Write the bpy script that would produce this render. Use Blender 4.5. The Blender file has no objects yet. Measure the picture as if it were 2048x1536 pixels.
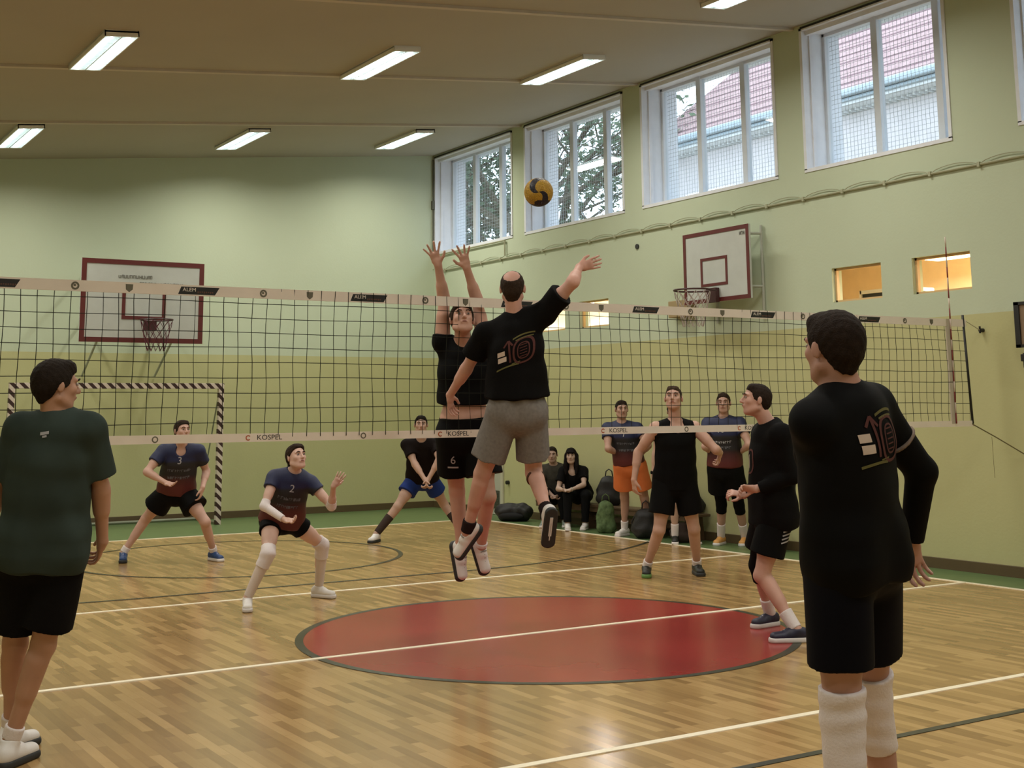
import bpy, bmesh, math, random
import numpy as np
from mathutils import Vector, Matrix
from mathutils.bvhtree import BVHTree

scene = bpy.context.scene
C = scene.collection
random.seed(7)
rng = np.random.default_rng(5)
PI = math.pi

# ------------------------------------------------------------------ camera
CAM = Vector((-5.679, -8.294, 1.636))
YAW, PITCH, ROLL = 0.5609, 0.15633, -0.00911
F = Vector((math.sin(YAW)*math.cos(PITCH), math.cos(YAW)*math.cos(PITCH), math.sin(PITCH)))
R0 = Vector((math.cos(YAW), -math.sin(YAW), 0)); U0 = R0.cross(F)
RR = math.cos(ROLL)*R0 + math.sin(ROLL)*U0
UU = -math.sin(ROLL)*R0 + math.cos(ROLL)*U0
cd = bpy.data.cameras.new('camera'); cam = bpy.data.objects.new('camera', cd); C.objects.link(cam)
M = Matrix(((RR.x, UU.x, -F.x, CAM.x), (RR.y, UU.y, -F.y, CAM.y), (RR.z, UU.z, -F.z, CAM.z), (0, 0, 0, 1)))
cam.matrix_world = M
cd.sensor_width = 36; cd.lens = 2563.75/2048*36
cd.shift_y = -351.0/2048
cd.clip_start = .05; cd.clip_end = 200
scene.camera = cam

# ------------------------------------------------------------------ world, light, exposure
w = bpy.data.worlds.new('sky'); scene.world = w; w.use_nodes = True
wn = w.node_tree.nodes; bg = wn['Background']
bg.inputs[0].default_value = (.80, .90, 1.0, 1); bg.inputs[1].default_value = 5.0
scene.view_settings.view_transform = 'Standard'; scene.view_settings.look = 'None'
scene.view_settings.gamma = 1; scene.view_settings.use_curve_mapping = False
scene.view_settings.exposure = -0.42
scene.cycles.use_denoising = True
scene.cycles.max_bounces = 7; scene.cycles.diffuse_bounces = 4
scene.cycles.sample_clamp_indirect = 6

def area_light(name, loc, size, power, col, rot=(0, 0, 0), spread=180, parent=None):
    l = bpy.data.lights.new(name, 'AREA'); l.shape = 'RECTANGLE'; l.size, l.size_y = size
    l.energy = power; l.color = col; l.spread = math.radians(spread)
    o = bpy.data.objects.new(name, l); C.objects.link(o); o.location = loc; o.rotation_euler = rot
    if parent: o.parent = parent
    return o

# ------------------------------------------------------------------ materials
MATS = {}
def mat(name, col, rough=.6, var=0., vscale=6., metal=0., spec=.5, bump=0., bscale=80., coat=0., emit=None, estr=0., sheen=0.):
    if name in MATS: return MATS[name]
    m = bpy.data.materials.new(name); m.use_nodes = True; MATS[name] = m
    if rough >= .7 and spec == .5: spec = .10
    nt = m.node_tree; b = nt.nodes['Principled BSDF']
    b.inputs['Roughness'].default_value = rough; b.inputs['Metallic'].default_value = metal
    b.inputs['Specular IOR Level'].default_value = spec
    b.inputs['Base Color'].default_value = (*col, 1)
    b.inputs['Coat Weight'].default_value = coat
    if emit: b.inputs['Emission Color'].default_value = (*emit, 1); b.inputs['Emission Strength'].default_value = estr
    tc = nt.nodes.new('ShaderNodeTexCoord')
    n = nt.nodes.new('ShaderNodeTexNoise'); n.inputs['Scale'].default_value = vscale; n.inputs['Detail'].default_value = 4
    nt.links.new(tc.outputs['Object'], n.inputs['Vector'])
    r = nt.nodes.new('ShaderNodeValToRGB')
    v = var if var else .04
    r.color_ramp.elements[0].position = .3; r.color_ramp.elements[1].position = .7
    r.color_ramp.elements[0].color = (*[max(c*(1-v), 0) for c in col], 1)
    r.color_ramp.elements[1].color = (*[min(c*(1+v), 1) for c in col], 1)
    nt.links.new(n.outputs['Fac'], r.inputs['Fac']); nt.links.new(r.outputs['Color'], b.inputs['Base Color'])
    if bump:
        n2 = nt.nodes.new('ShaderNodeTexNoise'); n2.inputs['Scale'].default_value = bscale
        nt.links.new(tc.outputs['Object'], n2.inputs['Vector'])
        bu = nt.nodes.new('ShaderNodeBump'); bu.inputs['Strength'].default_value = bump; bu.inputs['Distance'].default_value = .01
        nt.links.new(n2.outputs['Fac'], bu.inputs['Height']); nt.links.new(bu.outputs['Normal'], b.inputs['Normal'])
    return m
def srgb(r, g, b):
    f = lambda c: (c/255/12.92) if c/255 <= .04045 else ((c/255+.055)/1.055)**2.4
    return (f(r), f(g), f(b))
def math_node(nt, op, a, b=None, c=None):
    n = nt.nodes.new('ShaderNodeMath'); n.operation = op
    for i, x in enumerate((a, b, c)):
        if x is None: continue
        if isinstance(x, (int, float)): n.inputs[i].default_value = x
        else: nt.links.new(x, n.inputs[i])
    return n.outputs[0]
def mixc(nt, fac, a, b):
    n = nt.nodes.new('ShaderNodeMix'); n.data_type = 'RGBA'
    for i, x in ((0, fac), (6, a), (7, b)):
        if isinstance(x, tuple): n.inputs[i].default_value = (*x, 1)
        elif isinstance(x, (int, float)): n.inputs[i].default_value = x
        else: nt.links.new(x, n.inputs[i])
    return n.outputs[2]

def wall_mat():
    m = mat('wall_paint', (.5, .5, .4), rough=.75, bump=.1, bscale=35)
    nt = m.node_tree; b = nt.nodes['Principled BSDF']
    g = nt.nodes.new('ShaderNodeNewGeometry'); s = nt.nodes.new('ShaderNodeSeparateXYZ')
    nt.links.new(g.outputs['Position'], s.inputs[0])
    nz = nt.nodes.new('ShaderNodeTexNoise'); nz.inputs['Scale'].default_value = 1.3; nz.inputs['Detail'].default_value = 5
    nt.links.new(g.outputs['Position'], nz.inputs['Vector'])
    up = mixc(nt, nz.outputs['Fac'], WALL_UP1, WALL_UP2)
    lo = mixc(nt, nz.outputs['Fac'], WALL_LO1, WALL_LO2)
    f = math_node(nt, 'GREATER_THAN', s.outputs['Z'], 2.56)
    nt.links.new(mixc(nt, f, lo, up), b.inputs['Base Color'])
    return m
WALL_UP1, WALL_UP2 = (.475, .54, .40), (.515, .58, .435)
WALL_LO1, WALL_LO2 = (.455, .45, .235), (.49, .485, .26)

def floor_mat():
    m = mat('parquet', (.4, .3, .2), rough=.3, spec=.36)
    nt = m.node_tree; b = nt.nodes['Principled BSDF']
    tc = nt.nodes.new('ShaderNodeTexCoord'); mp = nt.nodes.new('ShaderNodeMapping')
    mp.inputs['Rotation'].default_value = (0, 0, PI/2)
    nt.links.new(tc.outputs['Object'], mp.inputs['Vector'])
    br = nt.nodes.new('ShaderNodeTexBrick')
    br.inputs['Scale'].default_value = 1; br.inputs['Brick Width'].default_value = .50; br.inputs['Row Height'].default_value = .058
    br.inputs['Mortar Size'].default_value = .0012; br.inputs['Mortar Smooth'].default_value = .3; br.offset = .37; br.offset_frequency = 2
    br.inputs['Color1'].default_value = (0, 0, 0, 1); br.inputs['Color2'].default_value = (1, 1, 1, 1); br.inputs['Mortar'].default_value = (.3, .3, .3, 1)
    br.inputs['Bias'].default_value = 0
    nt.links.new(mp.outputs[0], br.inputs['Vector'])
    mp2 = nt.nodes.new('ShaderNodeMapping'); mp2.inputs['Scale'].default_value = (9, .9, 1)
    nt.links.new(tc.outputs['Object'], mp2.inputs['Vector'])
    nz = nt.nodes.new('ShaderNodeTexNoise'); nz.inputs['Scale'].default_value = 5; nz.inputs['Detail'].default_value = 6
    nt.links.new(mp2.outputs[0], nz.inputs['Vector'])
    f1 = math_node(nt, 'MULTIPLY', br.outputs['Color'], .72); f2 = math_node(nt, 'MULTIPLY', nz.outputs['Fac'], .28)
    ramp = nt.nodes.new('ShaderNodeValToRGB')
    nt.links.new(math_node(nt, 'ADD', f1, f2), ramp.inputs['Fac'])
    e = ramp.color_ramp.elements; e[0].position = .08; e[1].position = .9
    e[0].color = (.265, .155, .060, 1); e[1].color = (.52, .335, .145, 1)
    e2 = ramp.color_ramp.elements.new(.5); e2.color = (.38, .235, .095, 1)
    nt.links.new(ramp.outputs[0], b.inputs['Base Color'])
    r = math_node(nt, 'MULTIPLY_ADD', nz.outputs['Fac'], .08, .15)
    nt.links.new(r, b.inputs['Roughness'])
    return m

def tile_mat():
    m = mat('roof_tiles', (.5, .2, .15), rough=.8)
    nt = m.node_tree; b = nt.nodes['Principled BSDF']
    tc = nt.nodes.new('ShaderNodeTexCoord'); s = nt.nodes.new('ShaderNodeSeparateXYZ')
    nt.links.new(tc.outputs['Object'], s.inputs[0])
    wy = math_node(nt, 'SINE', math_node(nt, 'MULTIPLY', s.outputs['Y'], 26))
    wz = math_node(nt, 'FRACT', math_node(nt, 'MULTIPLY', s.outputs['Z'], 5.2))
    h = math_node(nt, 'ADD', math_node(nt, 'MULTIPLY', wy, .3), wz)
    nz = nt.nodes.new('ShaderNodeTexNoise'); nz.inputs['Scale'].default_value = 9
    nt.links.new(tc.outputs['Object'], nz.inputs['Vector'])
    col = mixc(nt, nz.outputs['Fac'], (.36, .235, .24), (.56, .41, .40))
    col2 = mixc(nt, math_node(nt, 'LESS_THAN', wz, .22), col, (.22, .14, .15))
    nt.links.new(col2, b.inputs['Base Color'])
    bu = nt.nodes.new('ShaderNodeBump'); bu.inputs['Strength'].default_value = .8; bu.inputs['Distance'].default_value = .05
    nt.links.new(h, bu.inputs['Height']); nt.links.new(bu.outputs['Normal'], b.inputs['Normal'])
    return m

def stripe_mat(name, c1, c2, freq, fn):
    m = mat(name, c1, rough=.5)
    nt = m.node_tree; b = nt.nodes['Principled BSDF']
    g = nt.nodes.new('ShaderNodeNewGeometry'); s = nt.nodes.new('ShaderNodeSeparateXYZ')
    nt.links.new(g.outputs['Position'], s.inputs[0])
    u = fn(nt, s)
    f = math_node(nt, 'GREATER_THAN', math_node(nt, 'FRACT', math_node(nt, 'MULTIPLY', u, freq)), .5)
    nt.links.new(mixc(nt, f, c1, c2), b.inputs['Base Color'])
    return m

# ------------------------------------------------------------------ mesh helpers
class MB:
    def __init__(s): s.v = []; s.f = []; s.mi = []; s.cm = 0
    def add(s, vs, fs):
        o = len(s.v); s.v += [tuple(v) for v in vs]; s.f += [tuple(i+o for i in f) for f in fs]; s.mi += [s.cm]*len(fs)
    def box(s, a, b):
        x0, y0, z0 = a; x1, y1, z1 = b
        s.add([(x0,y0,z0),(x1,y0,z0),(x1,y1,z0),(x0,y1,z0),(x0,y0,z1),(x1,y0,z1),(x1,y1,z1),(x0,y1,z1)],
              [(0,3,2,1),(4,5,6,7),(0,1,5,4),(1,2,6,5),(2,3,7,6),(3,0,4,7)])
    def obox(s, c, ax, ay, az):   # oriented box: centre and three half-vectors
        c, ax, ay, az = map(Vector, (c, ax, ay, az))
        vs = [c+i*ax+j*ay+k*az for k in (-1, 1) for i, j in ((-1,-1),(1,-1),(1,1),(-1,1))]
        s.add(vs, [(0,3,2,1),(4,5,6,7),(0,1,5,4),(1,2,6,5),(2,3,7,6),(3,0,4,7)])
    def tube(s, pts, r, n=8, closed=False):
        pts = [Vector(p) for p in pts]; rs = r if isinstance(r, (list, tuple)) else [r]*len(pts)
        vs = []; N = len(pts); prev = None
        for i, p in enumerate(pts):
            if closed: t = pts[(i+1) % N]-pts[i-1]
            else: t = pts[min(i+1, N-1)]-pts[max(i-1, 0)]
            t.normalize()
            if prev is None:
                a = t.cross(Vector((0, 0, 1)));
                if a.length < .05: a = t.cross(Vector((1, 0, 0)))
            else: a = prev - t*prev.dot(t)
            a.normalize(); prev = a; b = t.cross(a)
            vs += [p + rs[i]*(math.cos(2*PI*k/n)*a + math.sin(2*PI*k/n)*b) for k in range(n)]
        fs = []
        for i in range(N if closed else N-1):
            j = (i+1) % N
            fs += [(i*n+k, i*n+(k+1) % n, j*n+(k+1) % n, j*n+k) for k in range(n)]
        if not closed: fs += [tuple(range(n-1, -1, -1)), tuple((N-1)*n+k for k in range(n))]
        s.add(vs, fs)
    def ball(s, c, r, ax=None, n=12, m=8):
        c = Vector(c); r = (r, r, r) if isinstance(r, (int, float)) else r
        A = ax or (Vector((1,0,0)), Vector((0,1,0)), Vector((0,0,1)))
        vs = [c + A[2]*r[2]]
        for i in range(1, m):
            t = PI*i/m
            for k in range(n):
                p = 2*PI*k/n
                vs.append(c + A[0]*r[0]*math.sin(t)*math.cos(p) + A[1]*r[1]*math.sin(t)*math.sin(p) + A[2]*r[2]*math.cos(t))
        vs.append(c - A[2]*r[2]); L = len(vs)-1
        fs = [(0, 1+k, 1+(k+1) % n) for k in range(n)]
        for i in range(m-2):
            a = 1+i*n; fs += [(a+k, a+n+k, a+n+(k+1) % n, a+(k+1) % n) for k in range(n)]
        a = 1+(m-2)*n; fs += [(L, a+(k+1) % n, a+k) for k in range(n)]
        s.add(vs, fs)
    def prism(s, poly, d):        # 3D polygon extruded by vector d
        n = len(poly); d = Vector(d); vs = [Vector(p) for p in poly] + [Vector(p)+d for p in poly]
        s.add(vs, [tuple(range(n-1, -1, -1)), tuple(range(n, 2*n))] + [(k, (k+1) % n, n+(k+1) % n, n+k) for k in range(n)])
    def build(s, name, m, parent=None, smooth=False, bevel=0, kind=None):
        me = bpy.data.meshes.new(name); me.from_pydata(s.v, [], s.f)
        ms = m if isinstance(m, (list, tuple)) else [m]
        for x in ms: me.materials.append(x)
        if len(ms) > 1: me.polygons.foreach_set('material_index', s.mi)
        bm = bmesh.new(); bm.from_mesh(me); bmesh.ops.recalc_face_normals(bm, faces=bm.faces); bm.to_mesh(me); bm.free()
        if smooth: me.polygons.foreach_set('use_smooth', [True]*len(me.polygons))
        o = bpy.data.objects.new(name, me); C.objects.link(o)
        if parent: o.parent = parent; o.matrix_parent_inverse = parent.matrix_world.inverted() if False else Matrix.Translation(-Vector(parent.location))
        if bevel:
            b = o.modifiers.new('bevel', 'BEVEL'); b.width = bevel; b.segments = 2; b.limit_method = 'ANGLE'
        if kind: o['kind'] = kind
        return o
def thing(name, loc, label, cat, group=None):
    o = bpy.data.objects.new(name, None); C.objects.link(o); o.location = loc; o.empty_display_size = .1
    o['label'] = label; o['category'] = cat
    if group: o['group'] = group
    return o
def tag(o, label, cat, group=None, kind=None):
    if label: o['label'] = label
    if cat: o['category'] = cat
    if group: o['group'] = group
    if kind: o['kind'] = kind
    return o
def text_mesh(body, size, extrude=0., outline=0.):
    cu = bpy.data.curves.new('t', 'FONT'); cu.body = body; cu.size = size; cu.align_x = 'CENTER'; cu.align_y = 'CENTER'
    if outline: cu.fill_mode = 'NONE'; cu.bevel_depth = outline; cu.bevel_resolution = 0
    cu.extrude = extrude; cu.resolution_u = 3
    ob = bpy.data.objects.new('t', cu); C.objects.link(ob)
    dg = bpy.context.evaluated_depsgraph_get(); dg.update()
    me = bpy.data.meshes.new_from_object(ob.evaluated_get(dg))
    vs = [tuple(v.co) for v in me.vertices]; fs = [tuple(p.vertices) for p in me.polygons]
    bpy.data.objects.remove(ob); bpy.data.curves.remove(cu); bpy.data.meshes.remove(me)
    return vs, fs
def place_text(mb, body, size, org, right, up, extrude=.0015, sx=1.):
    vs, fs = text_mesh(body, size, extrude); org, right, up = Vector(org), Vector(right), Vector(up); n = right.cross(up)
    mb.add([org + right*v[0]*sx + up*v[1] + n*v[2] for v in vs], fs)
# ================================================================== the hall
XR, YB, XL, YF = 5.2, 11.65, -8.0, -12.5
def zc(x): return 5.637 + .1047*x
WALL = wall_mat(); FLOOR = floor_mat()
WHITE_FR = mat('white_frame', (.62, .66, .70), rough=.45)
REVEAL = mat('white_plaster', (.72, .75, .80), rough=.7)
CEIL = mat('ceiling_plaster', (.41, .385, .325), rough=.85, var=.03, vscale=.8)
CEILSEAM = mat('ceiling_strip', (.54, .50, .43), rough=.7)
GREEN = mat('green_floor_paint', (.105, .17, .065), rough=.35, var=.08)
RED = mat('red_court_paint', (.30, .036, .032), spec=.2, rough=.22, var=.08, vscale=1.2)
LINEW = mat('white_line_paint', (.95, .86, .68), rough=.35)
LINEK = mat('dark_line_paint', (.035, .035, .02), rough=.35)
BASEB = mat('brown_baseboard', (.095, .065, .03), rough=.45)
BLACK = mat('black_plastic', (.012, .012, .012), rough=.45)
WOOD = mat('bench_wood', (.09, .055, .028), rough=.5, var=.15)
MAROON = mat('maroon_paint', (.10, .012, .010), rough=.5)
BOARD = mat('backboard_white', (.47, .50, .47), rough=.5)
STEEL = mat('painted_steel', (.40, .42, .36), rough=.45)
CREAM = mat('cream_cable', (.36, .37, .25), rough=.6)

def struct(mb, name, m, **k): return mb.build(name, m, kind='structure', **k)
mb = MB(); mb.box((XL-.3, YF-.3, -.2), (XR+1.0, YB+.3, 0)); struct(mb, 'floor', FLOOR)
# back wall with sloped head
mb = MB(); mb.prism([(XL, YB, 0), (XR+.6, YB, 0), (XR+.6, YB, zc(XR+.6)+.1), (XL, YB, zc(XL)+.1)], (0, .3, 0)); struct(mb, 'wall_back', WALL)
mb = MB(); mb.prism([(XL, YF-.3, 0), (XR+.6, YF-.3, 0), (XR+.6, YF-.3, zc(XR+.6)+.1), (XL, YF-.3, zc(XL)+.1)], (0, .3, 0)); struct(mb, 'wall_front', WALL)
mb = MB(); mb.box((XL-.3, YF-.3, 0), (XL, YB+.3, zc(XL)+.15)); struct(mb, 'wall_left', WALL)
mb = MB(); mb.prism([(XL-.3, YF-.3, zc(XL-.3)), (XR+.9, YF-.3, zc(XR+.9)), (XR+.9, YF-.3, zc(XR+.9)+.3), (XL-.3, YF-.3, zc(XL-.3)+.3)], (0, YB-YF+.6, 0)); struct(mb, 'ceiling', CEIL)
mb = MB()
for y in [8.75-3.07*i for i in range(0, 7)]:
    mb.prism([(XL, y-.035, zc(XL)-.03), (XR, y-.035, zc(XR)-.03), (XR, y-.035, zc(XR)+.01), (XL, y-.035, zc(XL)+.01)], (0, .07, 0))
struct(mb, 'trim_1', CEILSEAM)
# right wall with deep windows and four small lit openings
TH = .6
WINS = [(9.03, 11.60), (6.05, 8.61), (2.97, 5.58), (.39, 2.46), (-3.1, -.47), (-6.2, -3.6), (-9.3, -6.7)]
ZS, ZT = 4.41, 6.14
SM = [(.24, .99), (1.42, 2.15), (6.46, 7.18), (7.56, 8.29)]
SZ0, SZ1 = 2.82, 3.21
mb = MB()
TN = .16
mb.box((XR, YF, 0), (XR+TN, YB, SZ0))
edges = [YF] + sorted([e for s_ in SM for e in s_]) + [YB]
for i in range(0, len(edges), 2): mb.box((XR, edges[i], SZ0), (XR+TN, edges[i+1], SZ1))
mb.box((XR, YF, SZ1), (XR+TN, YB, 3.55)); mb.box((XR, YF, 3.55), (XR+TH, YB, ZS))
edges = [YF] + sorted([e for s_ in WINS for e in s_]) + [YB]
for i in range(0, len(edges), 2): mb.box((XR, edges[i], ZS), (XR+TH, edges[i+1], ZT))
mb.box((XR, YF, ZT), (XR+TH, YB, zc(XR)+.05))
struct(mb, 'wall_right', WALL)
GLASS = bpy.data.materials.new('window_glass'); GLASS.use_nodes = True
nt = GLASS.node_tree; nt.nodes.clear()
o_ = nt.nodes.new('ShaderNodeOutputMaterial'); t_ = nt.nodes.new('ShaderNodeBsdfTransparent'); g_ = nt.nodes.new('ShaderNodeBsdfGlossy'); mx = nt.nodes.new('ShaderNodeMixShader')
g_.inputs['Roughness'].default_value = .02; mx.inputs[0].default_value = .06; t_.inputs[0].default_value = (.93, .97, .99, 1)
nt.links.new(t_.outputs[0], mx.inputs[1]); nt.links.new(g_.outputs[0], mx.inputs[2]); nt.links.new(mx.outputs[0], o_.inputs[0])
GUARD = mat('guard_wire', (.50, .52, .54), rough=.5)
for wi, (a, b) in enumerate(WINS):
    fx = XR+.33
    f = MB()
    f.box((fx, a, ZS), (fx+.07, b, ZS+.06)); f.box((fx, a, ZT-.07), (fx+.07, b, ZT)); f.box((fx, a, ZS), (fx+.07, a+.05, ZT)); f.box((fx, b-.05, ZS), (fx+.07, b, ZT))
    npn = 3 if b-a > 2.3 else 2
    st = .87
    ms_ = [b-.83, b-.83-.88] if b-a > 2 else []
    for y in ms_: f.box((fx-.01, y-.045, ZS), (fx+.08, y+.045, ZT))
    root = struct(f, 'window_%d' % (wi+1), WHITE_FR, bevel=.006)
    p = MB(); p.box((fx+.03, a+.03, ZS+.03), (fx+.036, b-.03, ZT-.03)); p.build('glass', GLASS, root)
    r = MB()   # white reveal lining and thin architrave on the hall side
    r.box((XR-.012, a-.03, ZS), (XR+TH+.02, a+.012, ZT)); r.box((XR-.012, b-.012, ZS), (XR+TH+.02, b+.03, ZT))
    r.box((XR-.012, a-.03, ZS-.03), (XR+TH+.02, b+.03, ZS+.012)); r.box((XR-.012, a-.03, ZT-.03), (XR+TH+.02, b+.03, ZT-.0))
    # shallow steps on the jamb facing the camera
    r.box((XR+.10, b-.03, ZS), (XR+.15, b, ZT)); r.box((XR+.05, a, ZT-.08), (XR+.12, b, ZT-.03))
    r.build('reveal', REVEAL, root)
    rl = MB(); rl.box((XR-.02, a, ZT-.012), (XR-.012, b, ZT+.012)); rl.build('curtain_rail', BLACK, root)
    if wi < 5:
        g = MB(); gx = fx+.12; n1 = int((b-a)/.055)
        for i in range(1, n1): y = a+(b-a)*i/n1; g.box((gx, y-.0016, ZS), (gx+.003, y+.0016, ZT))
        n2 = int((ZT-ZS)/.055)
        for i in range(1, n2): z = ZS+(ZT-ZS)*i/n2; g.box((gx, a, z-.0016), (gx+.003, b, z+.0016))
        g.build('guard_mesh', GUARD, root)
# corridor gallery behind the small openings
WARM = mat('corridor_wall', (.86, .72, .50), rough=.8)
DOORW = mat('door_wood', (.62, .42, .20), rough=.5)
mb = MB(); gx0, gx1 = XR+TN, XR+2.0
mb.box((gx1, -2.2, 1.8), (gx1+.1, 10.4, 3.62)); mb.box((gx0, -2.2, 3.50), (gx1, 10.4, 3.55)); mb.box((gx0, -2.2, 1.8), (gx1, 10.4, 1.86))
mb.box((gx0, 10.3, 1.8), (gx1, 10.4, 3.6)); mb.box((gx0, -2.3, 1.8), (gx1, -2.2, 3.6)); mb.box((gx0, 4.3, 1.8), (gx1, 4.4, 3.6))
struct(mb, 'wall_corridor', WARM)
mb = MB(); mb.box((gx1-.03, 4.45, 1.86), (gx1, 10.3, 3.5)); mb.box((gx0+.01, 10.2, 1.86), (gx1-.03, 10.3, 3.5)); struct(mb, 'wall_gallery', mat('gallery_white', (.85, .84, .80), rough=.8))
t = thing('wall_shelf', (XR+.55, 1.6, 2.7), 'dark shelf with pale edges seen through the left of the two lit openings', 'shelf')
m2 = MB(); m2.box((XR+.45, 1.50, 2.60), (XR+.9, 2.12, 2.93)); m2.build('cabinet', BLACK, t)
m2 = MB(); m2.box((XR+.43, 1.48, 2.93), (XR+.92, 2.14, 2.97)); m2.box((XR+.43, 2.12, 2.6), (XR+.92, 2.15, 2.97)); m2.build('edge_panel', mat('shelf_edge', (.7, .62, .5), rough=.6), t)
mb = MB()
for (a, b) in SM:
    mb.box((XR+.05, a, SZ0), (XR+.09, b, SZ0+.025)); mb.box((XR+.05, a, SZ1-.025), (XR+.09, b, SZ1)); mb.box((XR+.05, a, SZ0), (XR+.09, a+.025, SZ1)); mb.box((XR+.05, b-.025, SZ0), (XR+.09, b, SZ1))
struct(mb, 'trim_2', DOORW)
TUBE = mat('lamp_tube', (1, 1, 1), emit=(.86, 1.0, 1.0), estr=9)
WTUBE = mat('warm_lamp_diffuser', (1, 1, 1), emit=(1, .80, .52), estr=9)
ADDED_GLOW = mat('added_cool_glow', (1, 1, 1), emit=(1, .97, .92), estr=9)
for (y, m_, c_, lab, pw) in ((1.05, WTUBE, (1, .84, .64), 'long ceiling lamp seen through the small lit opening nearest the right edge', 120), (8.3, ADDED_GLOW, (1, .95, .88), 'added lamp with no visible fixture, whitening the openings left of the hoop', 240)):  # second lamp is added, its source unseen, to make the far openings white
    lx = XR+.75; t = thing('corridor_lamp', (lx, y, 3.49), lab, 'lamp')
    m2 = MB(); m2.box((lx-.10, y-.32, 3.40), (lx+.10, y+.32, 3.495)); m2.build('housing', WHITE_FR, t)
    m2 = MB(); m2.box((lx-.11, y-.30, 3.26), (lx+.11, y+.30, 3.40)); m2.build('diffuser', m_, t)
    area_light('corridor_light', (lx+.3, y, 3.22), (.25, 1.2), pw, c_)
# baseboards, green margins, lines
mb = MB(); mb.box((XL, YB-.025, 0), (XR, YB, .11)); struct(mb, 'baseboard_back', BASEB, bevel=.004)
mb = MB(); mb.box((XR-.025, YF, 0), (XR, 9.25, .11)); mb.box((XR-.025, 10.2, 0), (XR, YB, .11)); struct(mb, 'baseboard_right', BASEB, bevel=.004)
mb = MB(); mb.box((XL, 9.05, 0), (XR, YB, .003)); mb.box((4.55, YF, 0), (XR, 9.05, .003)); struct(mb, 'trim_3', GREEN)
mb = MB(); L = .0045
mb.box((-4.5, -.025, 0), (4.5, .025, L+.003)); mb.box((-4.5, 2.95, 0), (4.5, 3.0, L)); mb.box((-4.5, -3.0, 0), (4.5, -2.95, L))
mb.box((4.5, YF, 0), (4.55, 9.05, L)); mb.box((-4.55, -9, 0), (-4.5, 9.05, L)); mb.box((XL, 9.0, 0), (4.5, 9.05, L))
struct(mb, 'trim_4', LINEW)
def arc(cx, cy, r, a0, a1, wd, z, n=64):
    vs, fs = [], []
    for i in range(n+1):
        t = a0+(a1-a0)*i/n
        for rr, zz in ((r-wd/2, z), (r+wd/2, z)): vs.append((cx+rr*math.cos(t), cy+rr*math.sin(t), zz))
    fs = [(2*i, 2*i+1, 2*i+3, 2*i+2) for i in range(n)]
    return vs, fs
mb = MB(); z = .0035
for sg in (1, -1):
    cyy = 9.27*sg
    mb.box((-2.07, sg*3.57-.025, 0), (1.0, sg*3.57+.025, z))
    for cx, a0, a1 in ((1.0, -PI/2, -.62), (-2.07, -PI/2, -PI+.2)):
        mb.add(*arc(cx, cyy, 5.7, a0*sg, a1*sg, .05, z))
mb.add(*arc(-.3, 6.25, 1.86, 0, 2*PI, .05, z))
struct(mb, 'trim_5', LINEK)
mb = MB(); vs = [(-.19, 0, .0025)]+[(-.19+1.80*math.cos(2*PI*i/96), 1.80*math.sin(2*PI*i/96), .0025) for i in range(96)]
mb.add(vs, [(0, 1+i, 1+(i+1) % 96) for i in range(96)]); struct(mb, 'trim_6', RED)
mb = MB(); mb.add(*arc(-.19, 0, 1.83, 0, 2*PI, .06, .003, 128)); struct(mb, 'trim_7', LINEK)
# pale door in the right wall near the corner
mb = MB(); mb.box((XR-.03, 9.33, 0), (XR, 9.40, 2.1)); mb.box((XR-.03, 10.1, 0), (XR, 10.17, 2.1)); mb.box((XR-.03, 9.33, 2.1), (XR, 10.17, 2.17))
d = struct(mb, 'door_1', mat('door_frame_cream', (.52, .50, .38), rough=.5), bevel=.004)
mb = MB(); mb.box((XR-.02, 9.40, .01), (XR-.002, 10.1, 2.1)); leaf = mb.build('door_leaf', mat('door_grey', (.44, .44, .37), rough=.5), d)
mb = MB(); mb.box((XR-.032, 9.44, .10), (XR-.02, 10.05, .38))
for i in range(6): mb.box((XR-.04, 9.46, .13+.04*i), (XR-.03, 10.03, .145+.04*i))
mb.build('vent_grille', mat('vent_dark', (.06, .065, .05), rough=.5), leaf)
mb = MB(); mb.tube([(XR-.02, 9.5, 1.0), (XR-.07, 9.5, 1.0), (XR-.07, 9.62, 1.0)], .01); mb.build('door_handle', BLACK, leaf, smooth=True)

# ================================================================== outside
FAC = mat('pale_render', (.72, .68, .69), rough=.9, var=.05, vscale=2)
GUT = mat('zinc_gutter', (.42, .50, .56), rough=.4)
bx, ze = 11.0, 7.12
root = thing('neighbouring_building', (bx+4, 0, 0), 'pale building with a red tiled roof outside the high windows', 'building')
m2 = MB(); m2.box((bx+.5, -14, 0), (bx+9, 12.7, ze)); m2.build('outer_wall', FAC, root)
m2 = MB()   # hipped roof
e0, e1, yh, y0 = bx, bx+10, 13.2, -14.5
rz = ze+5.4
vs = [(e0, y0, ze), (e1, y0, ze), (e1, yh, ze), (e0, yh, ze), ((e0+e1)/2, y0+4, rz), ((e0+e1)/2, yh-5, rz)]
m2.add(vs, [(0, 3, 5, 4), (1, 4, 5, 2), (0, 4, 1), (2, 5, 3), (0, 1, 2, 3)]); m2.build('tiled_roof', tile_mat(), root)
m2 = MB(); m2.box((bx-.14, y0, ze-.10), (bx+.02, yh+.1, ze+.03)); m2.box((bx-.02, y0, ze-.17), (bx+.5, yh, ze-.10)); m2.build('gutter', GUT, root, bevel=.03)
m2 = MB(); m2.box((bx+.05, y0, ze-.22), (bx+.5, yh, ze-.17))
for i in range(200): y = yh-.1-.13*i; m2.box((bx+.30, y-.022, ze-.27), (bx+.5, y+.022, ze-.22))
m2.build('eaves_rafters', mat('rafter_paint', (.75, .77, .78), rough=.7), root)
BARK = mat('tree_bark', (.12, .10, .075), rough=.9, var=.2); LEAF = mat('tree_leaves', (.10, .135, .085), rough=.8, var=.35, vscale=3)
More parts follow.
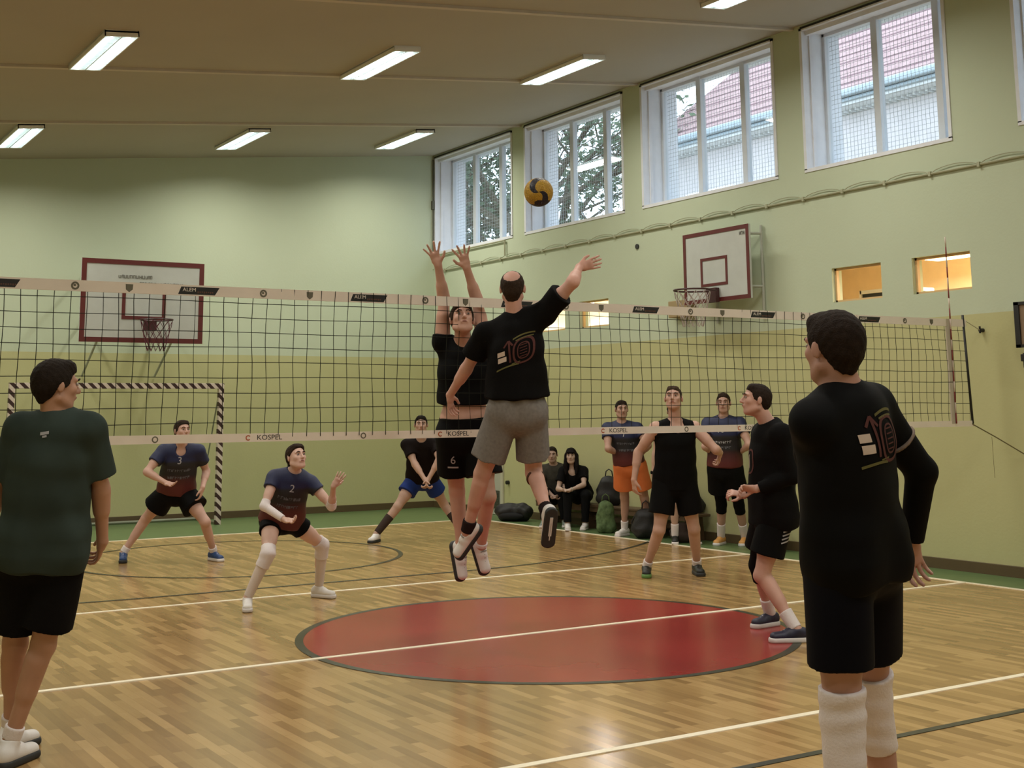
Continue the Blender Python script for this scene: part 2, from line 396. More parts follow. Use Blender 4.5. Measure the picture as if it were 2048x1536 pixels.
def tree(x, y, h, seed, lab, dens=2600):
    r = random.Random(seed); t = thing('tree', (x, y, 0), lab, 'tree', 'trees outside the windows')
    m2 = MB(); tips = []
    def branch(p, d, L, rad, lev):
        pts = [p]; q = Vector(p); dd = Vector(d)
        for i in range(4):
            dd = (dd+Vector((r.uniform(-.2, .2), r.uniform(-.2, .2), r.uniform(-.1, .15)))).normalized(); q = q+dd*L/4; pts.append(q.copy())
        m2.tube(pts, [rad*(1-.15*i) for i in range(5)], 6)
        if lev < 3:
            for i in range(5 if lev else 7):
                k = r.uniform(.35, 1); pp = pts[min(4, int(k*4))]
                a = r.uniform(0, 2*PI); nd = (dd*.55+Vector((math.cos(a), math.sin(a), r.uniform(-.2, .5)))*.8).normalized()
                branch(pp, nd, L*r.uniform(.45, .65), rad*.5, lev+1)
        else: tips.append(q)
        if lev >= 2: tips.extend(pts[1:])
    branch((x, y, 0), (0, 0, 1), h*.75, .16, 0)
    m2.build('trunk', BARK, t)
    m3 = MB()
    for i in range(dens*3):
        c = r.choice(tips)+Vector((r.gauss(0, .22), r.gauss(0, .22), r.gauss(0, .3)-.1)); s_ = r.uniform(.05, .13)
        a = Vector((r.uniform(-1, 1), r.uniform(-1, 1), r.uniform(-1, 1))).normalized(); b = a.orthogonal().normalized()
        m3.add([c-a*s_, c+b*s_*.5, c+a*s_, c-b*s_*.5], [(0, 1, 2, 3)])
    f = m3.build('foliage', LEAF, t)
tree(9.8, 14.5, 10.0, 3, 'leafy tree beyond the second window from the back corner')
tree(8.6, 17.8, 9.5, 5, 'tree filling the view through the window beside the back corner', 4200)
tree(13.5, 19.5, 11.5, 8, 'tall tree beyond the end of the tiled roof')
mb = MB(); mb.box((XR+TH+.02, -30, -.3), (60, 60, -.05)); struct(mb, 'trim_8', mat('outside_ground', (.25, .25, .2), rough=.9))

# ================================================================== ceiling lamps
slope = math.atan(.1047)
def ceiling_lamp(x, y, lab, grp='fluorescent lamps on the sloping ceiling'):
    t = thing('ceiling_lamp', (x, y, zc(x)), lab, 'ceiling lamp', grp)
    cs, sn = math.cos(slope), math.sin(slope); ax = Vector((cs, 0, sn)); az = Vector((-sn, 0, cs)); o = Vector((x, y, zc(x))); ay = Vector((0, 1, 0))
    hw, hl = .17, .74
    m2 = MB(); B = lambda mm, u0, u1, v0, v1, w0, w1: mm.obox(o+ax*(u0+u1)/2+ay*(v0+v1)/2+az*(w0+w1)/2, ax*(u1-u0)/2, ay*(v1-v0)/2, az*(w1-w0)/2)
    B(m2, -hw, hw, -hl, hl, -.022, -.005)
    B(m2, -hw, -hw+.012, -hl, hl, -.062, -.0); B(m2, hw-.012, hw, -hl, hl, -.062, -.0)
    B(m2, -hw, hw, -hl, -hl+.02, -.062, -.0); B(m2, -hw, hw, hl-.02, hl, -.062, -.0)
    m2.build('housing', mat('lamp_housing', (.8, .82, .8), rough=.35), t)
    for s_ in (-1, 1):
        m3 = MB(); m3.tube([o+ax*.085*s_+az*-.042+ay*-.7, o+ax*.085*s_+az*-.042+ay*.7], .016, 8); m3.build('tube', TUBE, t, smooth=True)
    m3 = MB()
    for i in range(1, 24): v = -hl+2*hl*i/24; B(m3, -hw+.014, hw-.014, v-.002, v+.002, -.062, -.046)
    B(m3, -.006, .006, -hl+.02, hl-.02, -.063, -.028)
    m3.build('louvre', mat('lamp_louvre', (.75, .80, .80), rough=.25, metal=.6), t)
    l = area_light('lamp_light', (0, 0, -.085), (.26, 1.4), LAMPW*(1.3 if y > 8 else 1), (1.0, .945, .835), rot=(0, -slope, 0), spread=160, parent=t)
LAMPW = 62
names = {(0, 1): ('nearest', 'left'), }
lampspec = [(-2.42, 4.85, 'large fluorescent ceiling lamp at upper left, nearest of the left column'), (.80, 4.95, 'fluorescent ceiling lamp at upper middle, nearer of its column'), (3.40, 4.95, 'fluorescent ceiling lamp nearer of the column beside the high windows'),
 (-2.28, 9.65, 'fluorescent ceiling lamp at the far left, close to the back wall'), (.93, 9.85, 'fluorescent ceiling lamp in the middle, close to the back wall'), (3.66, 9.85, 'narrow looking fluorescent ceiling lamp above the back corner'),
 (3.30, 1.15, 'ceiling lamp cut off by the top edge of the view')]
for a in lampspec: ceiling_lamp(*a)
for x, y in ((-5.6, 9.7), (-5.6, 4.9), (-5.5, .9), (-2.3, .6), (.7, .6), (-5.5, -4), (-2.3, -4), (.7, -4), (3.4, -4), (-5.5, -8.6), (-2.3, -8.6), (.7, -8.6), (3.4, -8.6)):
    ceiling_lamp(x, y, 'ceiling lamp outside the view, behind or left of the camera frame', 'ceiling lamps outside the view')

# ================================================================== volleyball net
NET = mat('net_cord_black', (.015, .017, .012), rough=.7); TAPE = mat('net_tape_white', (.82, .74, .65), rough=.6)
TAPEG = mat('net_print_grey', (.14, .13, .09), rough=.6); ORANGE = mat('print_orange', (.45, .08, .02), rough=.6)
ZT_, ZB_ = 2.475, 1.475
def sagt(x): return .012*math.cos((x-.3)/5*PI/2)-.012 if False else 0.
net = thing('volleyball_net', (0, 0, 0), 'black volleyball net with white tapes stretched across the court', 'net')
m2 = MB(); rg = random.Random(3)
x = -4.75
def cw(x0, z): return .006*math.sin(x0*3.1)+.012*math.sin(z*5+x0*.7)
for i in range(96):
    x = -4.75+.1*i; pts = [(x+.004*math.sin(k*1.3+i), .01*math.sin(k*.8+i*.15), ZB_+(ZT_-ZB_)*k/8) for k in range(9)]
    m2.tube(pts, .0024, 4)
for j in range(1, 10):
    z = ZB_+.1*j-.005
    m2.tube([(-4.75+.25*k, .01*math.sin(j*.8+k*.37), z+.004*math.sin(k*.9+j)) for k in range(39)], .0024, 4)
m2.build('mesh', NET, net)
m2 = MB(); m2.box((-4.8, -.006, ZT_-.07), (4.76, .006, ZT_)); top = m2.build('top_tape', TAPE, net)
m2 = MB(); m2.box((-4.8, -.005, ZB_-.03), (4.78, .005, ZB_+.025)); bot = m2.build('bottom_tape', TAPE, net)
m2 = MB(); m2.tube([(-4.8, 0, ZT_-.02), (4.78, 0, ZT_-.02), (5.15, .14, 2.39)], .004, 6); m2.build('head_cord', mat('cord_grey', (.45, .42, .32), rough=.7), net)
m2 = MB(); m2.tube([(4.76, 0, ZB_-.005), (4.95, -.12, 1.34), (5.19, -.30, 1.15)], .006, 6); m2.tube([(4.98, -.05, 1.34), (4.985, -.05, .95)], .002, 5); m2.build('foot_cord', mat('cord_olive', (.16, .14, .07), rough=.8), net)
m2 = MB(); m2.tube([(4.725, 0, 2.52), (4.775, 0, 1.47)], .012, 8); m2.build('side_rod', BLACK, net, smooth=True)
m2 = MB(); m2.box((4.47, -.008, ZB_), (4.53, .008, ZT_)); m2.build('side_band', mat('net_side_band', (.50, .45, .36), rough=.7), net)
ant = MB()
for i in range(18):
    z0 = 1.475+.1*i; ant.cm = i % 2; ant.tube([(4.52, -.016, z0), (4.52, -.016, z0+.1)], .007, 8)
ant.build('antenna', [mat('antenna_red', (.22, .035, .03), rough=.5), mat('antenna_white', (.6, .5, .42), rough=.5)], net, smooth=True)
# printed marks on the tapes (both sides of the fabric)
zt = ZT_-.036
for x0, x1 in ((-4.32, -4.06), (-3.07, -2.79), (-1.83, -1.54), (-.58, -.29), (.67, .95), (1.95, 2.24), (3.26, 3.56)):
    m2 = MB(); m2.prism([(x0, -.0062, zt-.026), (x1-.03, -.0062, zt-.026), (x1, -.0062, zt+.024), (x0+.02, -.0062, zt+.024)], (0, -.0012, 0))
    pt = m2.build('logo_patch', BLACK, top)
    m3 = MB(); place_text(m3, 'ALEM', .034, (x0+.075, -.0078, zt+.004), (1, 0, 0), (0, 0, 1), .0004, 1.1); m3.build('lettering', TAPE, pt) if False else None
    tx = MB(); place_text(tx, 'ALEM', .034, (x0+.075, -.0078, zt+.004), (1, 0, 0), (0, 0, 1), .0004, 1.1)
    tx.cm = 1
    for k in range(8): tx.box((x0+.13+.014*k, -.0084, zt-.016+.002*(k % 3)), (x0+.139+.014*k, -.0076, zt-.004))
    tx.build('lettering', [TAPE, mat('print_brown', (.12, .05, .03), rough=.6)], top)
for x in (-3.73, -2.48, -1.23, .02, 1.28, 2.57, 3.89):
    m2 = MB(); m2.add(*[([(x+r_*math.cos(t), -.0075, zt+r_*math.sin(t)) for i in range(25) for t in [2*PI*i/24] for r_ in (.014, .026)]), [(2*i, 2*i+1, 2*i+3, 2*i+2) for i in range(24)]])
    m2.box((x-.010, -.0080, zt-.003), (x+.004, -.0072, zt+.010)); m2.build('round_emblem', TAPEG, top)
for x in (-3.39, -2.14, -.89, .36, 1.63, 2.9, 4.26):
    m2 = MB(); m2.prism([(x-.024, -.0062, zt+.024), (x+.024, -.0062, zt+.024), (x+.022, -.0062, zt-.010), (x, -.0062, zt-.028), (x-.022, -.0062, zt-.010)], (0, -.0012, 0))
    m2.build('shield_emblem', TAPEG, top)
zb = ZB_-.003
for x in (-2.44, -.98, .48, 1.9, 3.4):
    m2 = MB(); place_text(m2, 'KOSPEL', .047, (x+.025, -.0056, zb), (1, 0, 0), (0, 0, 1), .0005, 1.12)
    m2.build('lettering', BLACK, bot); m2 = MB(); m2.add([(x-.125+r_*math.cos(t), -.0062, zb+r_*math.sin(t)) for i in range(19) for t in [.6+5.0*i/18] for r_ in (.011, .018)], [(2*i, 2*i+1, 2*i+3, 2*i+2) for i in range(18)])
    m2.build('round_logo', ORANGE, bot)
for x in (-3.19, -1.72, -.25, 1.2, 2.65):
    m2 = MB(); m2.add([(x+r_*math.cos(t), -.0060, zb+r_*math.sin(t)) for i in range(25) for t in [2*PI*i/24] for r_ in (.013, .021)], [(2*i, 2*i+1, 2*i+3, 2*i+2) for i in range(24)])
    m2.build('round_emblem', TAPEG, bot)

# ================================================================== ball
BY = mat('ball_yellow', (.62, .36, .035), rough=.45); BK = mat('ball_navy', (.02, .017, .03), rough=.45)
bc = Vector((-.665, -.676, 3.19)); br_ = .105
tb = thing('volleyball', bc, 'yellow and dark volleyball in the air above the attacking player', 'ball')
bmx = bmesh.new(); bmesh.ops.create_icosphere(bmx, subdivisions=6, radius=1)
Fv = F.copy(); Rv = RR.copy(); Uv = UU.copy()
ym, km = MB(), MB()
for f in bmx.faces:
    c = f.calc_center_median(); u, v, d_ = c.dot(Rv), c.dot(Uv), -c.dot(Fv)
    a = math.atan2(v, u); rr_ = math.acos(max(-1, min(1, d_)))
    s_ = math.sin(2*a + 2.9*rr_ + 1.2)
    dark = s_ > .55 or (v < -.55 and u > -.3 and s_ > -.5)
    edge = abs(math.sin(6*a+8.7*rr_+3.6)) < .06
    tgt = km if dark else ym
    k = br_*(.985 if edge else 1.0)
    tgt.add([bc+vv.co*k for vv in f.verts], [(0, 1, 2)])
bmx.free()
for mm_, nm_, mt_ in ((ym, 'yellow_panels', BY), (km, 'dark_panels', BK)):
    o_ = mm_.build(nm_, mt_, tb)
    bm_ = bmesh.new(); bm_.from_mesh(o_.data); bmesh.ops.remove_doubles(bm_, verts=bm_.verts, dist=1e-5)
    for f in bm_.faces: f.smooth = True
    bm_.to_mesh(o_.data); bm_.free()

# ================================================================== backboards and goal
HOOP = mat('hoop_steel', (.05, .015, .015), rough=.5); NETW = mat('hoop_net_cord', (.42, .36, .33), rough=.8); NETR = mat('hoop_net_red', (.10, .03, .04), rough=.8)
def scribble(mm, org, ax, az, length, h, seed):   # worn lettering that can no longer be read: upright strokes and short bars
    r = random.Random(seed); u = 0; n_ = ax.cross(az)
    while u < length:
        wd = r.uniform(.4, .7)*h
        for k in range(2): mm.obox(org+ax*(u+k*wd*.8)+az*0, ax*h*.07, az*h*.5*r.choice((.8, 1, 1)), n_*.0006)
        mm.obox(org+ax*(u+wd*.4)+az*h*r.choice((-.42, 0, .42)), ax*wd*.4, az*h*.08, n_*.0006)
        u += wd*1.35
def frame_rect(mm, o, ax, az, n, w_, h_, t_, th):
    for (u0, u1, v0, v1) in ((0, w_, 0, t_), (0, w_, h_-t_, h_), (0, t_, t_, h_-t_), (w_-t_, w_, t_, h_-t_)):
        mm.obox(o+ax*(u0+u1)/2+az*(v0+v1)/2+n*th/2, ax*(u1-u0)/2, az*(v1-v0)/2, n*th/2)
def hoop(root, rc, n, az, r_, cm):
    m2 = MB(); side = n.cross(az)
    m2.tube([rc+r_*(math.cos(2*PI*i/28)*n+math.sin(2*PI*i/28)*side) for i in range(28)], .012, 6, closed=True)
    back = rc-n*(r_+.1)
    m2.tube([back+side*.08, rc+side*r_*.9-n*.05], .009, 6); m2.tube([back-side*.08, rc-side*r_*.9-n*.05], .009, 6)
    m2.obox(back-az*.05+n*.0, n*.03, side*.09, az*.09)
    hp = m2.build('hoop', HOOP, root)
    m2 = MB(); N = 12
    for i in range(N):
        for sgn in (1, -1):
            pts = []
            for k in range(6):
                a = 2*PI*(i+sgn*k*.5)/N; rr_ = r_*(1-.45*k/5)
                pts.append(rc+rr_*(math.cos(a)*n+math.sin(a)*side)-az*(.02+.085*k))
            m2.tube(pts, .0045, 4)
    m2.build('hoop_net', cm, hp)
# left board, hung out from the back wall
o = Vector((-1.19, 10.45, 2.66)); ax, az, n = Vector((1, 0, 0)), Vector((0, 0, 1)), Vector((0, -1, 0))
t = thing('basketball_backboard', (o.x+.9, YB, 3.2), 'wide white backboard with maroon border and hoop on the back wall', 'backboard')
m2 = MB(); m2.obox(o+ax*.9+az*.6-n*.015, ax*.9, az*.6, n*.015); bd = m2.build('board', BOARD, t)
m2 = MB(); frame_rect(m2, o, ax, az, n, 1.8, 1.2, .07, .006); frame_rect(m2, o+ax*.59+az*.335, ax, az, n, .64, .46, .05, .006); m2.build('border', MAROON, t)
m2 = MB(); scribble(m2, o+ax*.53+az*.955+n*.004, ax, az, .48, .05, 2); m2.build('lettering', mat('faded_print', (.12, .12, .10), rough=.7), bd); m2 = MB(); scribble(m2, o+ax*.84+az*.86+n*.004, ax, az, .62, .045, 5)
m2.build('lettering', mat('faded_print', (.12, .12, .10), rough=.7), bd)
for dx in (.35, 1.45):
    m2 = MB()
    for z0 in (.25, .95): m2.tube([o+ax*dx+az*z0-n*.03, Vector((o.x+dx, YB-.02, o.z+z0+.15))], .022, 8)
    m2.tube([o+ax*dx+az*.25-n*.03, Vector((o.x+dx, YB-.03, o.z-.45))], .018, 8)
    m2.build('wall_bracket', STEEL, t)
hoop(t, o+ax*.98+az*.31+n*.42, n, az, .225, NETR)
# right board
o = Vector((4.9, 4.41, 2.945)); ax, n = Vector((0, -1, 0)), Vector((-1, 0, 0))
t = thing('basketball_backboard', (XR, 3.8, 3.4), 'smaller white backboard with maroon border on the window wall', 'backboard')
m2 = MB(); m2.obox(o+ax*.615+az*.45-n*.015, ax*.615, az*.45, n*.015); bd = m2.build('board', BOARD, t)
m2 = MB(); frame_rect(m2, o, ax, az, n, 1.23, .90, .05, .006); frame_rect(m2, o+ax*.33+az*.20, ax, az, n, .50, .36, .035, .006); m2.build('border', MAROON, t)
m2 = MB(); scribble(m2, o+ax*1.07+az*.80+n*.004, ax, az, .09, .045, 3); m2.build('lettering', mat('faded_print', (.12, .12, .10)), bd)
for yy in (4.2, 3.35):
    m2 = MB()
    for z0 in (3.1, 3.75): m2.tube([(4.93, yy, z0), (XR-.03, yy-.1, z0)], .018, 8)
    yb = 3.25 if yy < 4 else 4.1
    m2.tube([(XR-.03, yb, 2.7), (XR-.03, yb, 3.85)], .018, 8); m2.build('wall_bracket', STEEL, t)
hoop(t, o+ax*.58+az*.13+n*.36, n, az, .225, NETW)
m2 = MB(); m2.box((XR-.14, 4.55, 2.82), (XR, 4.95, 3.04)); tag(m2.build('wall_box', mat('tan_box', (.32, .24, .12), rough=.6), bevel=.01), 'tan box on the wall at the left of the smaller backboard', 'box')
# handball goal
GST = stripe_mat('goal_stripes', (.035, .012, .010), (.62, .54, .47), 7.5, lambda nt, s: math_node(nt, 'ADD', s.outputs['X'], s.outputs['Z']))
t = thing('handball_goal', (-.53, 10.6, 0), 'handball goal with dark and white striped frame against the back wall', 'goal')
gx0, gx1, gy, gz = -2.03, .97, 10.6, 2.0
for x in (gx0, gx1): m2 = MB(); m2.box((x-.04, gy-.04, .0), (x+.04, gy+.04, gz)); m2.build('post', GST, t, bevel=.004)
m2 = MB(); m2.box((gx0-.04, gy-.04, gz), (gx1+.04, gy+.04, gz+.08)); m2.build('crossbar', GST, t, bevel=.004)
m2 = MB()
for x in (gx0, gx1):
    m2.tube([(x, gy+.03, .03), (x, gy+.95, .03)], .02, 8); m2.tube([(x, gy+.95, .03), (x, gy+.04, gz+.02)], .012, 8)
m2.tube([(gx0, gy+.95, .03), (gx1, gy+.95, .03)], .02, 8)
m2.build('ground_frame', mat('goal_grey', (.25, .27, .2), rough=.5), t)

# ================================================================== wall fittings
m2 = MB(); pts = [(XR-.022, y, 4.07) for y in np.arange(-6, 11.62, .3)]; m2.tube([tuple(map(float, p)) for p in pts], .012, 6)
for i in range(22):
    y0 = -1.2+.62*i; m2.tube([(XR-.024, y0+.62*k/8, 4.07+.06*math.sin(PI*k/8)**.6 if 0 < k < 8 else 4.07) for k in range(9)], .005, 6)
    m2.box((XR-.04, y0-.015, 4.045), (XR-.004, y0+.015, 4.095))
tag(m2.build('looped_cable', CREAM), 'cream cable with small loops running along the wall under the windows', 'cable')
m2 = MB(); m2.tube([(XR-.035, 9.2, ZS-.05), (XR-.035, 9.2, 4.12)], .014, 6); m2.tube([(XR-.035, 9.2, ZS-.05), (XR-.035, 11.5, ZS-.05)], .014, 6); tag(m2.build('drop_pipe', CREAM), 'thin cream pipe dropping from the window by the back corner', 'pipe')
m2 = MB(); m2.tube([(XR-.03, YB-.03, 6.1), (XR-.03, YB-.03, 4.45)], .014, 6); m2.box((XR-.06, YB-.06, 5.2), (XR-.02, YB-.0, 5.35)); tag(m2.build('corner_cable', mat('cable_dark', (.10, .10, .07))), 'dark cable running down the back corner beside the first window', 'cable')
m2 = MB(); m2.tube([(XR, 5.75, 3.87), (XR-.02, 5.75, 3.87)], .035, 16); tag(m2.build('wall_sensor', BLACK, smooth=False), 'small round black fitting on the wall left of the smaller backboard', 'wall fitting')
m2 = MB(); m2.tube([(XR, 9.19, .52), (XR-.05, 9.19, .52)], .03, 12); tag(m2.build('door_stop', BLACK), 'small dark stop low on the wall beside the pale door', 'door stop')
m2 = MB(); m2.tube([(XR, .14, 2.39), (XR-.05, .14, 2.39)], .02, 10); m2.tube([(XR-.05, .14, 2.43), (XR-.05, .14, 2.36)], .01, 8); tag(m2.build('wall_hook', BLACK), 'dark wall hook holding the top cord of the net', 'hook')
t = thing('wall_cabinet', (XR, -.75, 2.4), 'wooden wall cabinet with dark edge cut by the right border of the view', 'cabinet')
m2 = MB(); m2.box((XR-.14, -1.1, 2.2), (XR, -.36, 2.62)); m2.build('body', mat('cabinet_wood', (.22, .15, .09), rough=.5), t, bevel=.008)
m2 = MB(); m2.box((XR-.155, -.40, 2.19), (XR-.135, -.345, 2.63)); m2.box((XR-.155, -1.1, 2.60), (XR-.135, -.345, 2.63)); m2.box((XR-.155, -1.1, 2.19), (XR-.135, -.345, 2.22)); m2.build('edge_trim', BLACK, t)
t = thing('wall_rail', (XR, -.7, 2.1), 'dark fitting on the wall below the cabinet at the right border', 'wall fitting')
m2 = MB(); m2.box((XR-.12, -.95, 2.06), (XR, -.36, 2.13)); m2.build('bar', BLACK, t, bevel=.006)
m2 = MB()
for k in range(3): m2.tube([(XR-.08, -.38-.1*k, 2.14), (XR-.08, -.38-.1*k, 2.0)], .018, 8)
m2.build('hanger', BLACK, t)
# joint positions in metres, one row per person
J_ROWS = [
    [-4.245, -1.784, 1.0, -4.238, -1.905, 1.623, -4.249, -1.925, 1.771, -4.328, -1.743, 1.0, -4.162, -1.826, 1.0, -4.378, -1.797, 1.572, -4.099, -1.992, 1.572, -4.439, -1.651, 1.296, -4.012, -1.893, 1.287, -4.459, -1.527, 1.039, -3.968, -1.794, 1.026, -4.306, -1.574, 0.545, -4.21, -1.726, 0.552, -4.262, -1.359, 0.124, -4.314, -1.627, 0.124, -4.437, -1.45, 0.866, -3.966, -1.718, 0.934, -4.138, -1.238, 0.022, -4.237, -1.532, -0.002, 1.03, 0.461, 0.611, 1.42, -0.05],
    [-2.324, -5.109, 1.141, -2.398, -5.166, 1.691, -2.432, -5.171, 1.834, -2.419, -5.127, 1.141, -2.23, -5.091, 1.141, -2.564, -5.193, 1.588, -2.217, -5.127, 1.638, -2.369, -4.979, 1.479, -2.003, -5.144, 1.415, -2.369, -5.005, 1.202, -1.952, -5.038, 1.163, -2.376, -5.077, 0.611, -2.074, -4.921, 0.611, -2.378, -5.077, 0.09, -1.883, -4.815, 0.09, -2.274, -4.929, 1.114, -1.903, -5.009, 1.035, -2.385, -4.916, 0.026, -1.873, -4.655, 0.026, 1.07, -0.189, -0.189, 0.081, 0.0],
    [1.062, -1.124, 0.868, 1.005, -1.205, 1.496, 0.899, -1.176, 1.696, 1.021, -1.207, 0.868, 1.103, -1.041, 0.868, 0.933, -1.373, 1.445, 1.085, -1.024, 1.445, 1.005, -1.391, 1.155, 1.132, -1.065, 1.152, 0.814, -1.228, 1.062, 0.934, -0.966, 1.002, 0.935, -1.124, 0.441, 1.155, -0.847, 0.473, 1.017, -1.364, 0.09, 1.337, -0.761, 0.09, 0.71, -1.164, 1.074, 0.86, -0.923, 1.021, 0.848, -1.302, 0.03, 1.064, -0.781, 0.03, 1.03, -1.11, -1.16, -1.01, 0.12],
    [-0.945, -0.805, 1.622, -1.007, -0.883, 2.253, -1.037, -0.903, 2.459, -1.033, -0.777, 1.622, -0.857, -0.834, 1.622, -1.144, -0.728, 2.162, -0.86, -1.026, 2.292, -1.179, -0.524, 1.932, -0.768, -1.236, 2.484, -1.199, -0.318, 1.748, -0.598, -1.071, 2.609, -1.1, -0.591, 1.21, -0.756, -0.71, 1.209, -1.11, -0.397, 0.808, -0.862, -1.04, 0.95, -1.157, -0.258, 1.608, -0.527, -1.12, 2.632, -1.283, -0.224, 0.461, -0.839, -0.963, 0.652, 1.03, 0.311, 0.811, 0.661, 0.15],
    [-0.755, 0.241, 1.464, -0.819, 0.157, 2.129, -0.879, 0.066, 2.31, -0.667, 0.197, 1.464, -0.843, 0.285, 1.464, -0.672, 0.093, 2.155, -0.955, 0.234, 2.155, -0.717, 0.117, 2.467, -0.952, 0.213, 2.471, -0.851, 0.044, 2.706, -1.05, 0.128, 2.723, -0.635, 0.11, 1.004, -0.722, 0.426, 1.034, -0.558, 0.345, 0.619, -0.687, 0.411, 0.578, -0.916, 0.028, 2.882, -1.131, 0.121, 2.907, -0.502, 0.293, 0.326, -0.651, 0.355, 0.243, 1.09, 3.603, 3.603, 3.503, 0.35],
    [-1.071, 6.19, 0.76, -1.096, 5.966, 1.273, -1.13, 5.86, 1.445, -0.989, 6.149, 0.76, -1.154, 6.23, 0.76, -0.918, 5.92, 1.227, -1.271, 6.053, 1.227, -0.781, 6.033, 0.99, -1.463, 6.006, 1.007, -0.881, 5.853, 0.823, -1.299, 5.835, 0.888, -0.829, 5.888, 0.446, -1.307, 6.513, 0.462, -0.658, 6.075, 0.1, -1.521, 6.594, 0.1, -0.889, 5.873, 0.741, -1.217, 5.669, 0.86, -0.607, 5.903, 0.03, -1.747, 5.938, 0.03, 1.02, 3.603, 3.503, 2.953, 0.1],
    [-1.3, 2.517, 0.709, -1.274, 2.304, 1.123, -1.285, 2.239, 1.252, -1.223, 2.479, 0.709, -1.376, 2.555, 0.709, -1.126, 2.286, 1.031, -1.429, 2.367, 1.081, -0.984, 2.156, 0.833, -1.551, 2.273, 0.852, -1.04, 1.996, 1.013, -1.442, 2.079, 0.745, -0.897, 2.541, 0.471, -1.514, 2.262, 0.46, -0.86, 2.682, 0.1, -1.646, 2.37, 0.1, -0.993, 1.949, 1.105, -1.347, 1.961, 0.736, -0.78, 2.554, 0.03, -1.7, 2.28, 0.03, 0.95, 3.603, 3.403, 2.953, 0.25],
    [2.373, 6.775, 0.765, 2.219, 6.516, 1.26, 2.16, 6.42, 1.464, 2.451, 6.725, 0.765, 2.294, 6.824, 0.765, 2.394, 6.438, 1.216, 2.071, 6.641, 1.216, 2.313, 6.223, 1.024, 2.091, 6.459, 0.979, 2.186, 6.265, 0.792, 2.15, 6.29, 0.78, 2.721, 6.837, 0.433, 2.011, 6.775, 0.429, 2.891, 6.635, 0.09, 1.735, 6.83, 0.1, 2.143, 6.251, 0.689, 2.165, 6.239, 0.683, 2.897, 6.48, 0.028, 1.536, 6.691, 0.03, 1.03, 3.703, 3.703, 3.603, 0.05],
    [2.567, 1.842, 0.917, 2.522, 1.761, 1.504, 2.492, 1.736, 1.739, 2.648, 1.791, 0.917, 2.485, 1.894, 0.917, 2.708, 1.689, 1.451, 2.345, 1.847, 1.451, 2.801, 1.485, 1.238, 2.267, 2.036, 1.217, 3.01, 1.665, 1.202, 2.203, 2.031, 0.947, 2.74, 1.781, 0.466, 2.406, 1.91, 0.464, 2.912, 1.956, 0.09, 2.43, 2.157, 0.09, 3.043, 1.723, 1.101, 2.223, 2.047, 0.791, 2.736, 1.617, 0.03, 1.937, 1.566, 0.03, 1.07, 3.703, 3.553, 3.953, 0.2],
    [4.589, 5.235, 0.913, 4.455, 5.219, 1.451, 4.441, 5.194, 1.636, 4.668, 5.186, 0.913, 4.511, 5.285, 0.913, 4.624, 5.111, 1.401, 4.311, 5.33, 1.401, 4.647, 4.911, 1.181, 4.222, 5.208, 1.143, 4.71, 5.144, 1.064, 4.463, 5.297, 1.067, 4.814, 5.236, 0.489, 4.634, 5.426, 0.506, 4.97, 5.337, 0.09, 4.708, 5.541, 0.09, 4.667, 5.227, 1.019, 4.569, 5.291, 1.001, 4.93, 5.188, 0.028, 4.58, 5.503, 0.03, 1.03, 3.703, 3.753, 3.553, 0],
    [4.749, 3.579, 0.924, 4.689, 3.507, 1.513, 4.674, 3.481, 1.702, 4.802, 3.502, 0.924, 4.695, 3.656, 0.924, 4.796, 3.35, 1.462, 4.592, 3.676, 1.462, 4.781, 3.174, 1.217, 4.475, 3.609, 1.192, 4.849, 3.416, 1.118, 4.71, 3.705, 1.098, 4.976, 3.609, 0.488, 4.857, 3.789, 0.495, 5.181, 3.751, 0.09, 4.994, 3.973, 0.09, 4.809, 3.497, 1.077, 4.801, 3.703, 1.06, 5.053, 3.662, 0.028, 4.765, 3.859, 0.03, 1.04, 4.103, 4.153, 3.953, 0],
    [4.569, 4.355, 0.892, 4.538, 4.272, 1.441, 4.531, 4.246, 1.606, 4.643, 4.309, 0.892, 4.495, 4.402, 0.892, 4.68, 4.192, 1.393, 4.401, 4.367, 1.393, 4.751, 4.217, 1.115, 4.391, 4.448, 1.101, 4.786, 4.225, 0.859, 4.375, 4.488, 0.833, 4.701, 4.267, 0.481, 4.579, 4.34, 0.488, 4.816, 4.268, 0.09, 4.631, 4.409, 0.09, 4.795, 4.253, 0.676, 4.389, 4.514, 0.65, 4.778, 4.127, 0.032, 4.478, 4.224, 0.03, 0.97, 3.703, 3.703, 3.703, 0],
    [4.948, 7.493, 0.42, 4.864, 7.409, 0.831, 4.798, 7.359, 1.004, 5.022, 7.446, 0.42, 4.874, 7.539, 0.42, 5.015, 7.309, 0.784, 4.732, 7.529, 0.784, 4.947, 7.26, 0.515, 4.599, 7.371, 0.593, 4.749, 7.12, 0.446, 4.692, 7.201, 0.431, 4.768, 7.123, 0.49, 4.574, 7.26, 0.497, 4.843, 7.118, 0.09, 4.591, 7.276, 0.09, 4.675, 7.139, 0.4, 4.737, 7.143, 0.397, 4.766, 6.995, 0.032, 4.491, 7.171, 0.032, 0.97, 3.703, 3.803, 3.803, -0.1],
    [4.95, 6.888, 0.449, 4.773, 6.809, 0.831, 4.714, 6.755, 1.0, 5.022, 6.848, 0.449, 4.877, 6.929, 0.449, 4.908, 6.727, 0.79, 4.676, 6.908, 0.79, 4.792, 6.568, 0.61, 4.567, 6.872, 0.549, 4.561, 6.571, 0.548, 4.508, 6.64, 0.547, 4.794, 6.525, 0.473, 4.584, 6.665, 0.476, 4.805, 6.573, 0.09, 4.584, 6.678, 0.09, 4.464, 6.6, 0.531, 4.551, 6.581, 0.528, 4.7, 6.483, 0.035, 4.511, 6.561, 0.035, 0.92, 3.653, 3.803, 3.853, -0.02]]
J = {}
